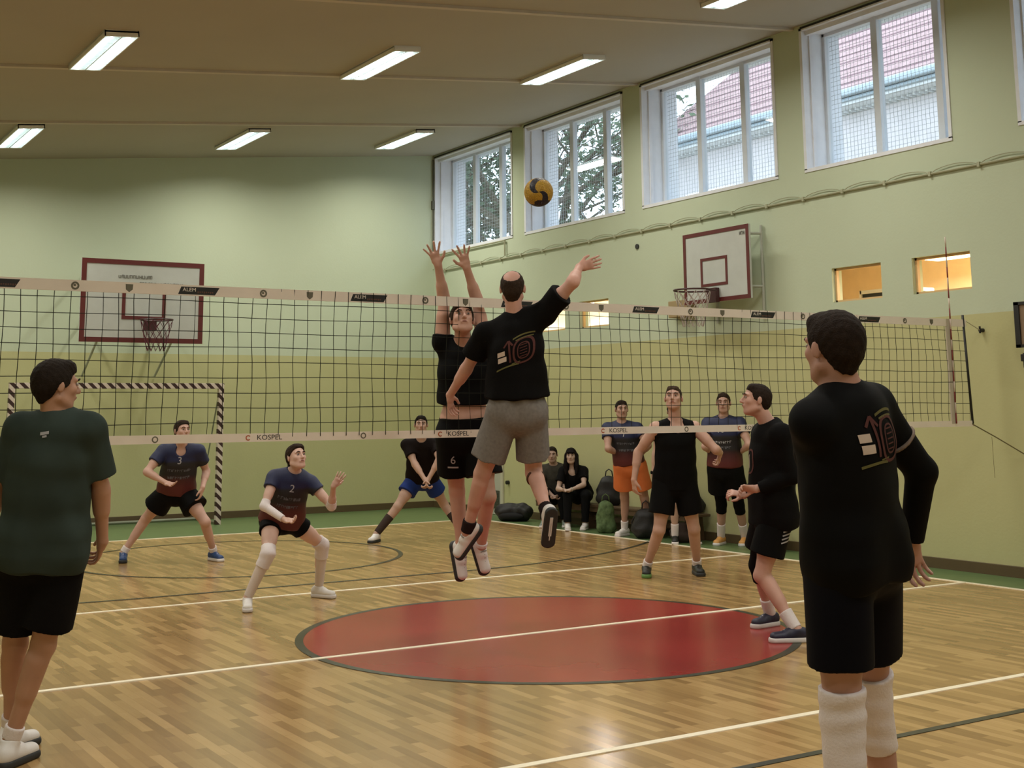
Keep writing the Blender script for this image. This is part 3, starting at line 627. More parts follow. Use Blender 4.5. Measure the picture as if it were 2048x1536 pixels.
for n_, row in enumerate(J_ROWS):
    names_ = ['pelvis', 'neck', 'head'] + [b + c for b in ('hip', 'sh', 'el', 'wr', 'kn', 'an', 'hd', 'to') for c in 'LR']
    d_ = {k: row[3*i:3*i+3] for i, k in enumerate(names_)}
    for k, v in zip(('s', 'yP', 'yS', 'yH', 'pH'), row[3*len(names_):]): d_[k] = v
    J['p%d' % (n_+1)] = d_
# ================================================================== people: smooth signed-distance bodies turned into meshes
def N_(v): v = np.asarray(v, float); return v/np.linalg.norm(v)
class Field:
    def __init__(s, lo, hi, h):
        s.h = h; s.lo = np.asarray(lo, float); s.n = np.ceil((np.asarray(hi)-s.lo)/h).astype(int)+1
        s.d = np.full(s.n, .12, np.float32)
        s.ax = [(s.lo[i]+h*np.arange(s.n[i])).astype(np.float32) for i in range(3)]
    def sl(s, lo, hi):
        a = np.clip(np.floor((np.asarray(lo)-s.lo)/s.h).astype(int), 0, s.n-1); b = np.clip(np.ceil((np.asarray(hi)-s.lo)/s.h).astype(int)+1, 1, s.n)
        if np.any(b <= a): return None, None
        S = tuple(slice(a[i], b[i]) for i in range(3))
        return S, (s.ax[0][S[0]][:, None, None], s.ax[1][S[1]][None, :, None], s.ax[2][S[2]][None, None, :])
    def add(s, p, k=.02):
        fn, lo, hi = p; S, X = s.sl(lo-.01-k, hi+.01+k)
        if S is None: return
        v = fn(X).astype(np.float32); a = s.d[S]
        if k > 0:
            hh = np.maximum(k-np.abs(a-v), 0)/k; s.d[S] = np.minimum(a, v)-hh*hh*k*.25
        else: s.d[S] = np.minimum(a, v)
    def cut(s, p, k=.006):
        fn, lo, hi = p; S, X = s.sl(lo-.01-k, hi+.01+k)
        if S is None: return
        v = -fn(X).astype(np.float32); a = s.d[S]
        hh = np.maximum(k-np.abs(a-v), 0)/k; s.d[S] = np.maximum(a, v)+hh*hh*k*.25
    def keep(s, fn):      # intersect everything with a half-space like function
        X = (s.ax[0][:, None, None], s.ax[1][None, :, None], s.ax[2][None, None, :]); s.d = np.maximum(s.d, fn(X).astype(np.float32))
    def folds(s, amp, fx=22, fy=22, fz=13, ph=0.):
        X, Y, Z = s.ax[0][:, None, None], s.ax[1][None, :, None], s.ax[2][None, None, :]
        s.d = s.d+(amp*np.sin(fx*X+6*Z+ph+1.3*np.sin(fy*.4*Y))*np.sin(fy*Y+ph*2+fz*Z+1.5*np.sin(9*X))).astype(np.float32)
    def mesh(s, name, m, parent):
        d = s.d; ins = d < 0
        c = np.zeros(np.array(d.shape)-1, np.int8)
        for i in (0, 1):
            for j in (0, 1):
                for k in (0, 1): c += ins[i:d.shape[0]-1+i, j:d.shape[1]-1+j, k:d.shape[2]-1+k]
        idx = np.argwhere((c > 0) & (c < 8)); 
        if len(idx) == 0: return None
        imap = np.full(c.shape, -1, np.int32); imap[idx[:, 0], idx[:, 1], idx[:, 2]] = np.arange(len(idx))
        corner = np.array([(i, j, k) for i in (0, 1) for j in (0, 1) for k in (0, 1)])
        vals = np.stack([d[idx[:, 0]+q[0], idx[:, 1]+q[1], idx[:, 2]+q[2]] for q in corner], 1)
        P = np.zeros((len(idx), 3)); W = np.zeros(len(idx))
        for a in range(8):
            for b in range(a+1, 8):
                if np.abs(corner[a]-corner[b]).sum() != 1: continue
                va, vb = vals[:, a], vals[:, b]; mk = (va < 0) != (vb < 0)
                t = np.where(mk, va/np.where(mk, va-vb, 1), 0)
                P += mk[:, None]*(corner[a]+t[:, None]*(corner[b]-corner[a])); W += mk
        V = s.lo+(idx+P/W[:, None])*s.h
        quads = []
        for axn in range(3):
            o1, o2 = [(1, 2), (2, 0), (0, 1)][axn]
            sh = list(d.shape); sh[axn] -= 1
            A = ins[tuple(slice(0, sh[q]) for q in range(3))]; 
            Bs = [slice(0, sh[q]) for q in range(3)]; Bs[axn] = slice(1, sh[axn]+1); B = ins[tuple(Bs)]
            e = np.argwhere(A != B); e = e[(e[:, o1] > 0) & (e[:, o2] > 0) & (e[:, o1] < d.shape[o1]-1) & (e[:, o2] < d.shape[o2]-1)]
            fl = A[e[:, 0], e[:, 1], e[:, 2]]
            def g(u, v): q = e.copy(); q[:, o1] -= u; q[:, o2] -= v; return imap[q[:, 0], q[:, 1], q[:, 2]]
            qd = np.stack([g(1, 1), g(0, 1), g(0, 0), g(1, 0)], 1)
            qd[~fl] = qd[~fl][:, ::-1]; quads.append(qd)
        Q = np.concatenate(quads); Q = Q[(Q >= 0).all(1)]
        me = bpy.data.meshes.new(name); me.vertices.add(len(V)); me.vertices.foreach_set('co', V.astype(np.float32).ravel())
        me.loops.add(Q.size); me.loops.foreach_set('vertex_index', Q.astype(np.int32).ravel())
        me.polygons.add(len(Q)); me.polygons.foreach_set('loop_start', np.arange(0, Q.size, 4, dtype=np.int32)); me.polygons.foreach_set('loop_total', np.full(len(Q), 4, np.int32))
        me.polygons.foreach_set('use_smooth', np.ones(len(Q), bool)); me.update(calc_edges=True); me.materials.append(m)
        o = bpy.data.objects.new(name, me); C.objects.link(o)
        if parent is not None: o.parent = parent; o.matrix_parent_inverse = Matrix.Translation(-Vector(parent.location))
        return o

def cone(a, b, ra, rb, w=None, sa=1., sb=1., plane=None, flat=None):
    """tapered capsule; w = lateral axis widened by sa..sb; plane=(point, outward normal) cuts it"""
    a, b = np.asarray(a, float), np.asarray(b, float); ab = b-a; L2 = max(ab@ab, 1e-9)
    r = max(ra, rb)*max(sa, sb, 1)
    def fn(X):
        px, py, pz = X[0]-a[0], X[1]-a[1], X[2]-a[2]
        t = np.clip((px*ab[0]+py*ab[1]+pz*ab[2])/L2, 0, 1)
        qx, qy, qz = px-t*ab[0], py-t*ab[1], pz-t*ab[2]
        q2 = qx*qx+qy*qy+qz*qz
        if w is not None:
            qw = qx*w[0]+qy*w[1]+qz*w[2]; sx = sa+(sb-sa)*t; q2 = np.maximum(q2-qw*qw, 0)+(qw/sx)**2
        v = np.sqrt(q2)-(ra+(rb-ra)*t)
        if plane is not None:
            p, n = plane; v = np.maximum(v, (X[0]-p[0])*n[0]+(X[1]-p[1])*n[1]+(X[2]-p[2])*n[2])
        return v
    return fn, np.minimum(a, b)-r, np.maximum(a, b)+r
def ell(c, A, r, plane=None):
    c = np.asarray(c, float); r = np.asarray(r, float); A = [np.asarray(x, float) for x in A]; m = r.max()
    def fn(X):
        p = [X[i]-c[i] for i in range(3)]; u = [p[0]*x[0]+p[1]*x[1]+p[2]*x[2] for x in A]
        k0 = np.sqrt((u[0]/r[0])**2+(u[1]/r[1])**2+(u[2]/r[2])**2); k1 = np.sqrt((u[0]/r[0]**2)**2+(u[1]/r[1]**2)**2+(u[2]/r[2]**2)**2)
        v = k0*(k0-1)/np.maximum(k1, 1e-5)
        if plane is not None:
            q, n = plane; v = np.maximum(v, (X[0]-q[0])*n[0]+(X[1]-q[1])*n[1]+(X[2]-q[2])*n[2])
        return v
    return fn, c-m, c+m
def sph(c, r): return cone(c, np.asarray(c)+1e-4, r, r)

def yv(y): return np.array([math.sin(y), math.cos(y), 0.]), np.array([math.cos(y), -math.sin(y), 0.])   # forward, person's right
SKIN = {}
def skin_mat(col):
    if col not in SKIN: SKIN[col] = mat('skin_%d' % (len(SKIN)+1), (min(col[0]*1.12, .8), min(col[1]*1.28, .7), min(col[2]*1.42, .6)), rough=.55, var=.07, vscale=9)
    return SKIN[col]
EYEW = mat('eye_white', (.34, .30, .27), rough=.3); EYED = mat('eye_dark', (.03, .02, .015), rough=.3); LIP = mat('lips', (.28, .09, .07), rough=.5)

class Person:
    def __init__(s, key, label, skin=(.50, .28, .19), hair=(.03, .02, .015), h=.0065, group=None, female=False):
        s.J = {k: (np.array(v) if isinstance(v, list) else v) for k, v in J[key].items()}; j = s.J; s.s = S = j['s']; s.h = h; s.fem = female
        s.skin = skin_mat(skin); s.hairm = mat('hair_%d' % (int(hair[0]*1000)), hair, rough=.7, var=.25, vscale=60, bump=.4, bscale=180)
        pts = np.array([v for k, v in j.items() if isinstance(v, np.ndarray)]); s.lo, s.hi = pts.min(0)-.27, pts.max(0)+.27
        s.lo[2] = max(s.lo[2], -.02)
        base = Vector((float(j['pelvis'][0]), float(j['pelvis'][1]), float(max(0, min(j['anL'][2], j['anR'][2])-.1))))
        s.root = thing('person', base, label, 'person', group)
        P, N = j['pelvis'], j['neck']; s.up = N_(N-P)
        s.fP, s.rP = yv(j['yP']); s.fS, s.rS = yv(j['yS'])
        # shoulder line follows the joints
        s.rS = N_(j['shR']-j['shL']); s.fS = N_(np.cross(s.up, s.rS)); 
        s.T = lambda t: P+(N-P)*t
        s.fH, s.rH = yv(j['yH']); p = j['pH']; s.uH = N_(np.array([0, 0, 1.])*math.cos(p)-s.fH*math.sin(p)); s.fH = N_(s.fH*math.cos(p)+np.array([0, 0, 1.])*math.sin(p))
        s.legs = {}; s.arms = {}
        for k in 'LR':
            an, to = j['an'+k], j['to'+k]
            sh = N_(j['kn'+k]-an)
            planted = an[2] < .16
            d = to-(an-sh*.05)
            if planted: d = np.array([d[0], d[1], 0.]);
            d = N_(d); u = np.array([0, 0, 1.]) if planted else N_(sh-d*(sh@d))
            heel = an-d*.045*S-u*.07*S
            if planted: heel[2] = .012
            s.legs[k] = (an, d, u, heel, N_(np.cross(d, u)))
    def torso(s, F_, g=0., waist=True, hemcut=None, neckcut=True, k=.05, straight=0.):
        j, S = s.J, s.s; T = s.T; w0, w1 = s.rP, s.rS; wm = N_(w0+w1)
        fem = s.fem
        L = [(T(-.03), .112, .160, w0), (T(.16), .112, .160, w0), (T(.42), .100+straight*.012, .136+straight*.022-(.012 if fem else 0), wm), (T(.68), .113, .158-(.016 if fem else 0), w1), (T(.86), .094, .160-(.015 if fem else 0), w1)]
        for a, b in zip(L[:-1], L[1:]):
            F_.add(cone(a[0], b[0], a[1]*S+g, b[1]*S+g, N_(a[3]+b[3]), (a[2]*S+g)/(a[1]*S+g), (b[2]*S+g)/(b[1]*S+g), plane=hemcut), k)
        for q in 'LR':   # shoulder girdle
            F_.add(cone(T(.88), j['sh'+q]-s.up*.005, .062*S+g, .052*S+g, plane=hemcut), k)
            F_.add(cone(T(1.0), j['sh'+q]*.75+T(.95)*.25, .050*S+g*.8, .040*S+g*.8), .03)
    def body(s):
        j, S = s.J, s.s; F_ = Field(s.lo, s.hi, s.h); s.torso(F_)
        for q, sg in (('L', -1), ('R', 1)):   # glutes
            F_.add(sph(j['hip'+q]-s.fP*.032*S-s.up*.01, .080*S), .05)
            if s.fem: F_.add(sph(s.T(.70)+s.rS*sg*.060*S+s.fS*.058*S, .045*S), .03)
        for q, sg in (('L', -1), ('R', 1)):
            hp, kn, (an, d, u, heel, lat) = j['hip'+q], j['kn'+q], s.legs[q]
            ls = .93 if s.fem else 1.
            F_.add(cone(hp, kn, .088*S*ls, .054*S*ls), .04)
            F_.add(cone(hp+(kn-hp)*.15+N_(np.cross(s.rP, kn-hp))*0, hp+(kn-hp)*.6, .082*S*ls, .068*S*ls), .03)
            back = -d if abs(d@N_(an-kn)) < .8 else -s.fP
            back = N_(back-N_(an-kn)*(back@N_(an-kn)))
            F_.add(cone(kn, an, .050*S*ls, .034*S), .03)
            F_.add(cone(kn+(an-kn)*.16+back*.014*S, kn+(an-kn)*.5+back*.010*S, .049*S*ls, .040*S), .03)
            F_.add(sph(kn-back*.012, .046*S), .02)
            F_.add(cone(heel+u*.04*S, heel+u*.035*S+d*.19*S, .032*S, .024*S, lat, 1., 1.4), .03)
            F_.add(cone(an, heel+u*.03*S, .033*S, .032*S), .02)
            shp, el, wr = j['sh'+q], j['el'+q], j['wr'+q]
            as_ = .86 if s.fem else 1.
            F_.add(sph(shp, .057*S*as_), .03); F_.add(cone(shp, el, .050*S*as_, .039*S*as_), .03)
            F_.add(cone(shp+(el-shp)*.25, shp+(el-shp)*.6, .049*S*as_, .046*S*as_), .02)
            F_.add(cone(el, wr, .038*S*as_, .026*S*as_), .02); F_.add(cone(el+(wr-el)*.1, el+(wr-el)*.4, .042*S*as_, .038*S*as_), .02)
            s.hand(F_, q, sg)
        # neck and head
        H = j['head']; nb = s.T(.97)
        F_.add(cone(nb, H-s.uH*.05*S-s.fH*.018*S, .060*S*(.88 if s.fem else 1), .052*S*(.88 if s.fem else 1)), .03)
        s.headsdf(F_)
        o = F_.mesh('body', s.skin, s.root); return o
    def headsdf(s, F_):
        H, S = s.J['head'], s.s; A = (s.rH, s.fH, s.uH); P = lambda x, y, z: H+s.rH*x*S+s.fH*y*S+s.uH*z*S; s.P = P
        F_.add(ell(P(0, -.012, .027), A, np.array((.076, .096, .089))*S), .02)
        F_.add(ell(P(0, .028, -.040), A, np.array((.058, .064, .074))*S), .03)
        F_.add(ell(P(0, .060, -.092), A, np.array((.026, .024, .020))*S), .02)
        for q in (-1, 1):
            F_.add(sph(P(.040*q, .062, -.014), .020*S), .02); F_.add(cone(P(.052*q, .0, -.055), P(.03*q, .055, -.085), .020*S, .016*S), .02)
            F_.add(cone(P(.015*q, .087, .030), P(.045*q, .074, .030), .010*S, .009*S), .012)
        for q in (-1, 1): F_.cut(sph(P(.031*q, .099, .012), .015*S), .01)
        F_.add(cone(P(0, .088, .016), P(0, .110, -.020), .007*S, .012*S), .01); F_.add(cone(P(-.010, .098, -.024), P(.010, .098, -.024), .009*S, .009*S), .006)
        F_.add(cone(P(-.016, .087, -.050), P(.016, .087, -.050), .009*S, .009*S), .008)
        for q in (-1, 1):
            F_.add(ell(P(.079*q, -.008, -.004), (N_(s.rH*q*.9-s.fH*.4), N_(s.fH*.9+s.rH*q*.4), s.uH), np.array((.007, .018, .030))*S), .006)
    def hand(s, F_, q, sg):
        j, S = s.J, s.s*(.9 if s.fem else 1.); wr, hd = j['wr'+q], j['hd'+q]; o = s.hopt.get(q, {}) if hasattr(s, 'hopt') else {}
        hd = N_(hd-wr); f = o.get('thumb', s.fS+s.rS*(-sg)*.3); td = N_(f-hd*(np.dot(f, hd))); pn = np.cross(hd, td)*(1 if q == 'L' else -1)
        curl = o.get('curl', .45); sp = o.get('spread', .06)
        pc = wr+hd*.05*S
        F_.add(cone(wr, wr+hd*.03*S, .026*S, .022*S, td, 1.0, 1.3), .012)
        F_.add(cone(wr+hd*.028*S, wr+hd*.082*S, .015*S, .0135*S, td, 2.1, 2.75), .012)
        for off, L, r in ((.032, .070, .0088), (.011, .079, .0092), (-.011, .073, .0088), (-.031, .058, .0080)):
            k0 = wr+hd*.088*S+td*off*S; a = curl*.6; dr = N_(hd+td*off/.03*sp*3)
            p = k0
            for seg, fr in enumerate((.45, .32, .23)):
                dd = N_(dr*math.cos(a)+pn*math.sin(a)); n_ = p+dd*L*fr*S; F_.add(cone(p, n_, r*S*(1-.07*seg), r*S*(.93-.07*seg)), .003); p = n_; a += curl*(1.0 if seg == 0 else .8)
        t0 = wr+hd*.022*S+td*.024*S+pn*.006*S; t1 = t0+N_(hd*.62+td*(.75 if sp > .1 else .5)+pn*.3)*.046*S; t2 = t1+N_(hd*.85+td*(.5 if sp > .1 else .2)+pn*.3)*.032*S
        F_.add(cone(t0, t1, .0135*S, .0105*S), .012); F_.add(cone(t1, t2, .0105*S, .0085*S), .004)
    def face(s, brow=None):
        P, S = s.P, s.s; A = (Vector(s.rH), Vector(s.fH), Vector(s.uH))
        for q in (-1, 1):
            m = MB(); m.ball(P(.031*q, .084, .011), (.0125*S, .0085*S, .0062*S), A, 12, 8); m.cm = 1; m.ball(P(.031*q, .0905, .0112), (.0062*S, .0030*S, .0058*S), A, 10, 6); m.build('eye', [EYEW, EYED], s.root, smooth=True)
            m = MB(); m.tube([P(.014*q, .098, .031), P(.032*q, .096, .036), P(.048*q, .083, .031)], [.0035*S, .0042*S, .0025*S], 6); m.build('eyebrow', s.hairm, s.root, smooth=True)
        m = MB(); m.tube([P(-.024, .088, -.051), P(-.008, .0965, -.049), P(.008, .0965, -.049), P(.024, .088, -.051)], [.002*S, .0045*S, .0045*S, .002*S], 6); m.build('lips', LIP, s.root, smooth=True)
    def hair(s, style='short', extra=.010):
        S = s.s; H = s.J['head']; P = s.P; A = (s.rH, s.fH, s.uH); pad = .34 if style in ('long', 'tail') else .15
        F_ = Field(H-pad, H+pad, .0055)
        F_.add(ell(P(0, -.012, .027), A, (np.array((.0765, .0965, .0895))+extra)*S), 0)
        F_.add(cone(P(0, -.052, -.02), P(0, -.042, -.050), (.050+extra*.4)*S, (.042+extra*.3)*S, s.rH, 1.1, 1.1), .02)
        if style != 'bald':
            F_.add(cone(P(-.03, .045, .084), P(.03, .042, .086), (.020+extra)*S, (.020+extra)*S), .03)
        ys = [-.12, -.06, -.03, -.012, .012, .03, .05, .075, .13]
        zs = {'short': [-.095, -.085, -.045, .012, -.012, .0, .05, .068, .08], 'bald': [-.095, -.085, -.045, .012, .0, .02, .06, .2, .3],
              'long': [-.4, -.4, -.4, -.1, -.08, -.03, .035, .05, .05], 'tail': [-.08, -.07, -.05, .005, .012, .03, .055, .078, .09]}[style]
        def cutf(X):
            p = [X[i]-H[i] for i in range(3)]; y = (p[0]*s.fH[0]+p[1]*s.fH[1]+p[2]*s.fH[2])/S; z = (p[0]*s.uH[0]+p[1]*s.uH[1]+p[2]*s.uH[2])/S
            return (np.interp(y, ys, zs)-z)*.6
        F_.keep(cutf)
        if style == 'long':
            for q in (-1, 1):
                F_.add(cone(P(.074*q, .015, .02), P(.085*q, .02, -.14), .026*S, .034*S), .02); F_.add(cone(P(.085*q, .02, -.14), P(.075*q, .045, -.26), .034*S, .018*S), .02)
                F_.add(cone(P(.06*q, -.05, .0), P(.07*q, -.05, -.2), .05*S, .045*S), .02)
            F_.add(cone(P(-.045, .092, .062), P(.045, .092, .062), .016*S, .016*S), .02)
        if style == 'tail':
            F_.add(cone(P(0, -.10, .0), P(-.02, -.13, -.06), .026*S, .03*S), .01); F_.add(cone(P(-.02, -.13, -.06), P(-.045, -.11, -.17), .03*S, .016*S), .01)
        if style == 'bald': F_.cut(sph(P(0, -.075, .135), .082*S), .01)
        F_.folds(.0016, 160, 150, 120)
        F_.mesh('hair', s.hairm, s.root)
    # ---- garments
    def shirt(s, m, sleeve=.5, hem=-.12, g=.020, name='shirt', low=0., loose=.015, fold=.0035, armhole=None):
        j, S = s.J, s.s; F_ = Field(s.lo, s.hi, s.h); P0 = s.T(hem); pl = (P0, -s.up)
        s.torso(F_, g, hemcut=pl, straight=1.)
        F_.add(cone(s.T(.5), s.T(hem), .106*S+g, .120*S+g+loose*.5, s.rP, 1.42, (.166*S+g+loose*.6)/(.120*S+g+loose*.5), plane=pl), .03)
        if hem < .06:
            for q in 'LR': F_.add(cone(j['hip'+q]-s.fP*.030*S+s.up*.06, j['hip'+q]-s.fP*.030*S, .080*S+g, .082*S+g+.012, plane=pl), .07)
        for q in 'LR':
            if sleeve <= 0: continue
            a, e, w = j['sh'+q], j['el'+q], j['wr'+q]
            if sleeve <= 1:
                b = a+(e-a)*sleeve; F_.add(cone(a, b+(e-a)*.15, .058*S+g*.6, .056*S+g*.6+loose*.6, plane=(b, N_(e-a))), .03)
            else:
                F_.add(cone(a, e, .060*S+g*.5, .046*S+g*.35), .03); b = e+(w-e)*(sleeve-1); F_.add(cone(e, b+(w-e)*.1, .045*S+g*.35, .033*S+g*.3, plane=(b, N_(w-e))), .02)
        if sleeve <= 0:
            for q, sg in (('L', -1), ('R', 1)): F_.cut(sph(j['sh'+q]+s.rS*sg*.018, .072*S), .01)
        if fold: F_.folds(fold)
        nk = s.T(.985); F_.cut(cone(nk+s.up*.02+s.fS*.01, s.J['head'], .062*S+low*.4, .062*S), .012)
        if low: F_.cut(sph(nk+s.fS*(.085)*S-s.up*.005, .050*S+low), .012)
        o = F_.mesh(name, m, s.root); s.shirt_o = o; return o
    def shorts(s, m, t=.6, g=.022, top=.10, loose=.02, name='shorts', fold=.003, hemw=None):
        j, S = s.J, s.s; F_ = Field(s.lo, np.array([s.hi[0], s.hi[1], max(j['pelvis'][2]+.35, s.lo[2]+.3)]), s.h)
        pl = (s.T(top), s.up); r0, r1 = .112*S+g, .160*S+g
        F_.add(cone(s.T(-.04), s.T(top+.04), r0, r0*.97, s.rP, r1/r0, r1/r0, plane=pl), 0)
        for q in 'LR':
            h_, k_ = j['hip'+q], j['kn'+q]; b = h_+(k_-h_)*t
            F_.add(sph(h_-s.fP*.030*S, .080*S+g*.9), .07)
            F_.add(cone(h_, b+(k_-h_)*.15, .092*S+g, (.058+.034*(1-t))*S+g+loose, plane=(b, N_(k_-h_))), .025)
        F_.folds(fold, 26, 24, 10, 1.); return F_.mesh(name, m, s.root)
    def tubeon(s, name, m, a, b, ra, rb, k=0, fold=0, extra=(), **kw):
        a, b = np.asarray(a), np.asarray(b); dn = N_(b-a); lo, hi = np.minimum(a, b)-.13, np.maximum(a, b)+.13
        F_ = Field(lo, hi, min(s.h, .006)); e = a-dn*.03
        f0, l0, h0 = cone(e, b+dn*.03, ra, rb)
        def fn(X): return np.maximum(np.maximum(f0(X), (X[0]-b[0])*dn[0]+(X[1]-b[1])*dn[1]+(X[2]-b[2])*dn[2]), -((X[0]-a[0])*dn[0]+(X[1]-a[1])*dn[1]+(X[2]-a[2])*dn[2]))
        F_.add((fn, l0, h0), 0)
        for p in extra: F_.add(p, .02)
        if fold: F_.folds(fold, 10, 10, 110)
        return F_.mesh(name, m, s.root)
    def legtube(s, name, m, q, t0, t1, g=.005, fold=0):   # t in 0..1 along the shin (negative: up the thigh)
        j, S = s.J, s.s; hp, kn, an = j['hip'+q], j['kn'+q], j['an'+q]; ls = .93 if s.fem else 1.
        P = lambda t: kn+(an-kn)*t if t >= 0 else kn+(kn-hp)*t
        R_ = lambda t: (np.interp(t, [-1, -.6, 0, .25, .55, 1], [.09, .078, .056, .055, .047, .037]))*S*ls+g
        if t0 < 0 < t1:
            d0, d1 = N_(kn-hp), N_(an-kn); A, B = P(t0), P(t1); F_ = Field(np.minimum(np.minimum(A, B), kn)-.12, np.maximum(np.maximum(A, B), kn)+.12, min(s.h, .006))
            F_.add(cone(A-d0*.02, kn, R_(t0), R_(0), plane=(A, -d0)), 0); F_.add(cone(kn, B+d1*.02, R_(0), R_(t1), plane=(B, d1)), .02)
            if fold: F_.folds(fold, 8, 8, 90)
            return F_.mesh(name, m, s.root)
        return s.tubeon(name, m, P(t0), P(t1), R_(t0), R_(t1), fold=fold)
    def armtube(s, name, m, q, t0, t1, g=.004):   # 0 shoulder, 1 elbow, 2 wrist
        j, S = s.J, s.s; a, e, w = j['sh'+q], j['el'+q], j['wr'+q]; as_ = .86 if s.fem else 1.
        P = lambda t: a+(e-a)*t if t <= 1 else e+(w-e)*(t-1)
        R_ = lambda t: np.interp(t, [0, 1, 1.25, 2], [.052, .042, .043, .029])*S*as_+g
        if t0 < 1 < t1:
            d0, d1 = N_(e-a), N_(w-e); A, B = P(t0), P(t1); F_ = Field(np.minimum(np.minimum(A, B), e)-.1, np.maximum(np.maximum(A, B), e)+.1, .006)
            F_.add(cone(A-d0*.02, e, R_(t0), R_(1), plane=(A, -d0)), 0); F_.add(cone(e, B+d1*.02, R_(1), R_(t1), plane=(B, d1)), .02); return F_.mesh(name, m, s.root)
        return s.tubeon(name, m, P(t0), P(t1), R_(t0), R_(t1))
    def shoe(s, q, m, sm, trim=None, sole_h=.024, tread=None):
        S = s.s; an, d, u, heel, lat = s.legs[q]; F_ = Field(np.minimum(heel, heel+d*.25)-.12, np.maximum(heel, heel+d*.25)+.16, .0055)
        F_.add(cone(heel+u*.042*S, heel+d*.20*S+u*.030*S, .040*S, .030*S, lat, .95, 1.35), .02)
        F_.add(cone(heel+u*.05*S+d*.01*S, heel+d*.10*S+u*.052*S, .036*S, .034*S), .02)
        F_.add(cone(heel+u*.06*S+d*.012*S, an-d*.004-u*.008*S, .038*S, .044*S, plane=(an+u*.004, u)), .02)
        F_.cut((lambda X: (X[0]-heel[0])*u[0]+(X[1]-heel[1])*u[1]+(X[2]-heel[2])*u[2]-.014*S, heel-.3, heel+.3), .003)
        up = F_.mesh('shoe', m, s.root)
        F2 = Field(np.minimum(heel, heel+d*.25)-.12, np.maximum(heel, heel+d*.25)+.12, .0055)
        F2.add(cone(heel+d*.0+u*.004, heel+d*.205*S+u*.006, .043*S, .036*S, lat, 1.0, 1.3, plane=(heel+u*sole_h*S, u)), .0)
        F2.cut((lambda X: (X[0]-heel[0])*u[0]+(X[1]-heel[1])*u[1]+(X[2]-heel[2])*u[2]+.010*S, heel-.3, heel+.3), .003)
        so = F2.mesh('sole', sm, up)
        if so: so.matrix_parent_inverse = Matrix.Identity(4)
        if tread is not None:
            mm = MB(); V = Vector
            for (a0, a1, ww) in tread[1]:
                mm.obox(V(heel+d*(a0+a1)/2*S-u*.011*S), V(d*(a1-a0)/2*S), V(lat*ww*S), V(u*.003*S))
            t_ = mm.build('tread', tread[0], up); t_.matrix_parent_inverse = Matrix.Identity(4)
        if trim is not None:
            mm = MB()
            for i in range(4): 
                c_ = heel+d*(.085+.022*i)*S+u*(.094-.010*i)*S; mm.tube([c_-lat*.024*S-u*.012*S, c_, c_+lat*.024*S-u*.012*S], .0032*S, 5)
            l_ = mm.build('laces', trim, up, smooth=True); l_.matrix_parent_inverse = Matrix.Identity(4)
        return up
    def decal(s, name, m, items, t, right, dist=.4, side=-1, off=.004, target=None, lateral=0., face=None):
        """prints laid on the shirt: items = (verts2d, faces, mat index)"""
        tgt = target or s.shirt_o; me = tgt.data
        bvh = BVHTree.FromPolygons([v.co.copy() for v in me.vertices], [tuple(p.vertices) for p in me.polygons])
        f = Vector(s.fS)*side; r = Vector(s.rS)*(-1 if side > 0 else 1); u = Vector(s.up); 
        if face is not None: f = Vector(face).normalized(); u = Vector((0, 0, 1)); r = u.cross(f)
        o = Vector(s.T(t))+f*dist+r*lateral
        mb = MB()
        for vs, fs, mi in items:
            vv = []; miss = set()
            for v in vs:
                p = o+r*v[0]+u*v[1]; hit = bvh.ray_cast(p, -f)
                if hit[0] is None: miss.add(len(vv))
                vv.append((hit[0]+f*(off+(v[2] if len(v) > 2 else 0))) if hit[0] is not None else p-f*dist*.7)
            mb.cm = mi; mb.add(vv, [q for q in fs if not miss.intersection(q)])
        return mb.build(name, m, s.root)

def strip(x0, y0, x1, y1, wd, n=10, bend=0.):
    vs = []; L = math.hypot(x1-x0, y1-y0); nx, ny = -(y1-y0)/L, (x1-x0)/L
    for i in range(n+1):
        t = i/n; b = bend*4*t*(1-t)
        for k in (-.5, .5): vs.append((x0+(x1-x0)*t+nx*(wd*k+b), y0+(y1-y0)*t+ny*(wd*k+b)))
    return vs, [(2*i, 2*i+2, 2*i+3, 2*i+1) for i in range(n)]
def loopstrip(cx, cy, rx, ry, wd, n=28, p=2.6):
    vs = []
    for i in range(n):
        a = 2*PI*i/n; c, s_ = math.cos(a), math.sin(a); x = abs(c)**(2/p)*math.copysign(1, c); y = abs(s_)**(2/p)*math.copysign(1, s_)
        vs += [(cx+x*(rx-wd/2), cy+y*(ry-wd/2)), (cx+x*(rx+wd/2), cy+y*(ry+wd/2))]
    return vs, [(2*i, 2*i+1, (2*i+3) % (2*n), (2*i+2) % (2*n)) for i in range(n)]
def patchq(cx, cy, w_, h_, nx=6, ny=4):
    vs = [(cx-w_/2+w_*i/nx, cy-h_/2+h_*k/ny) for k in range(ny+1) for i in range(nx+1)]
    return vs, [(k*(nx+1)+i, k*(nx+1)+i+1, (k+1)*(nx+1)+i+1, (k+1)*(nx+1)+i) for k in range(ny) for i in range(nx)]
def digit(ch, size, x=0, y=0):
    vs, fs = text_mesh(ch, size); return [(v[0]+x, v[1]+y) for v in vs], fs
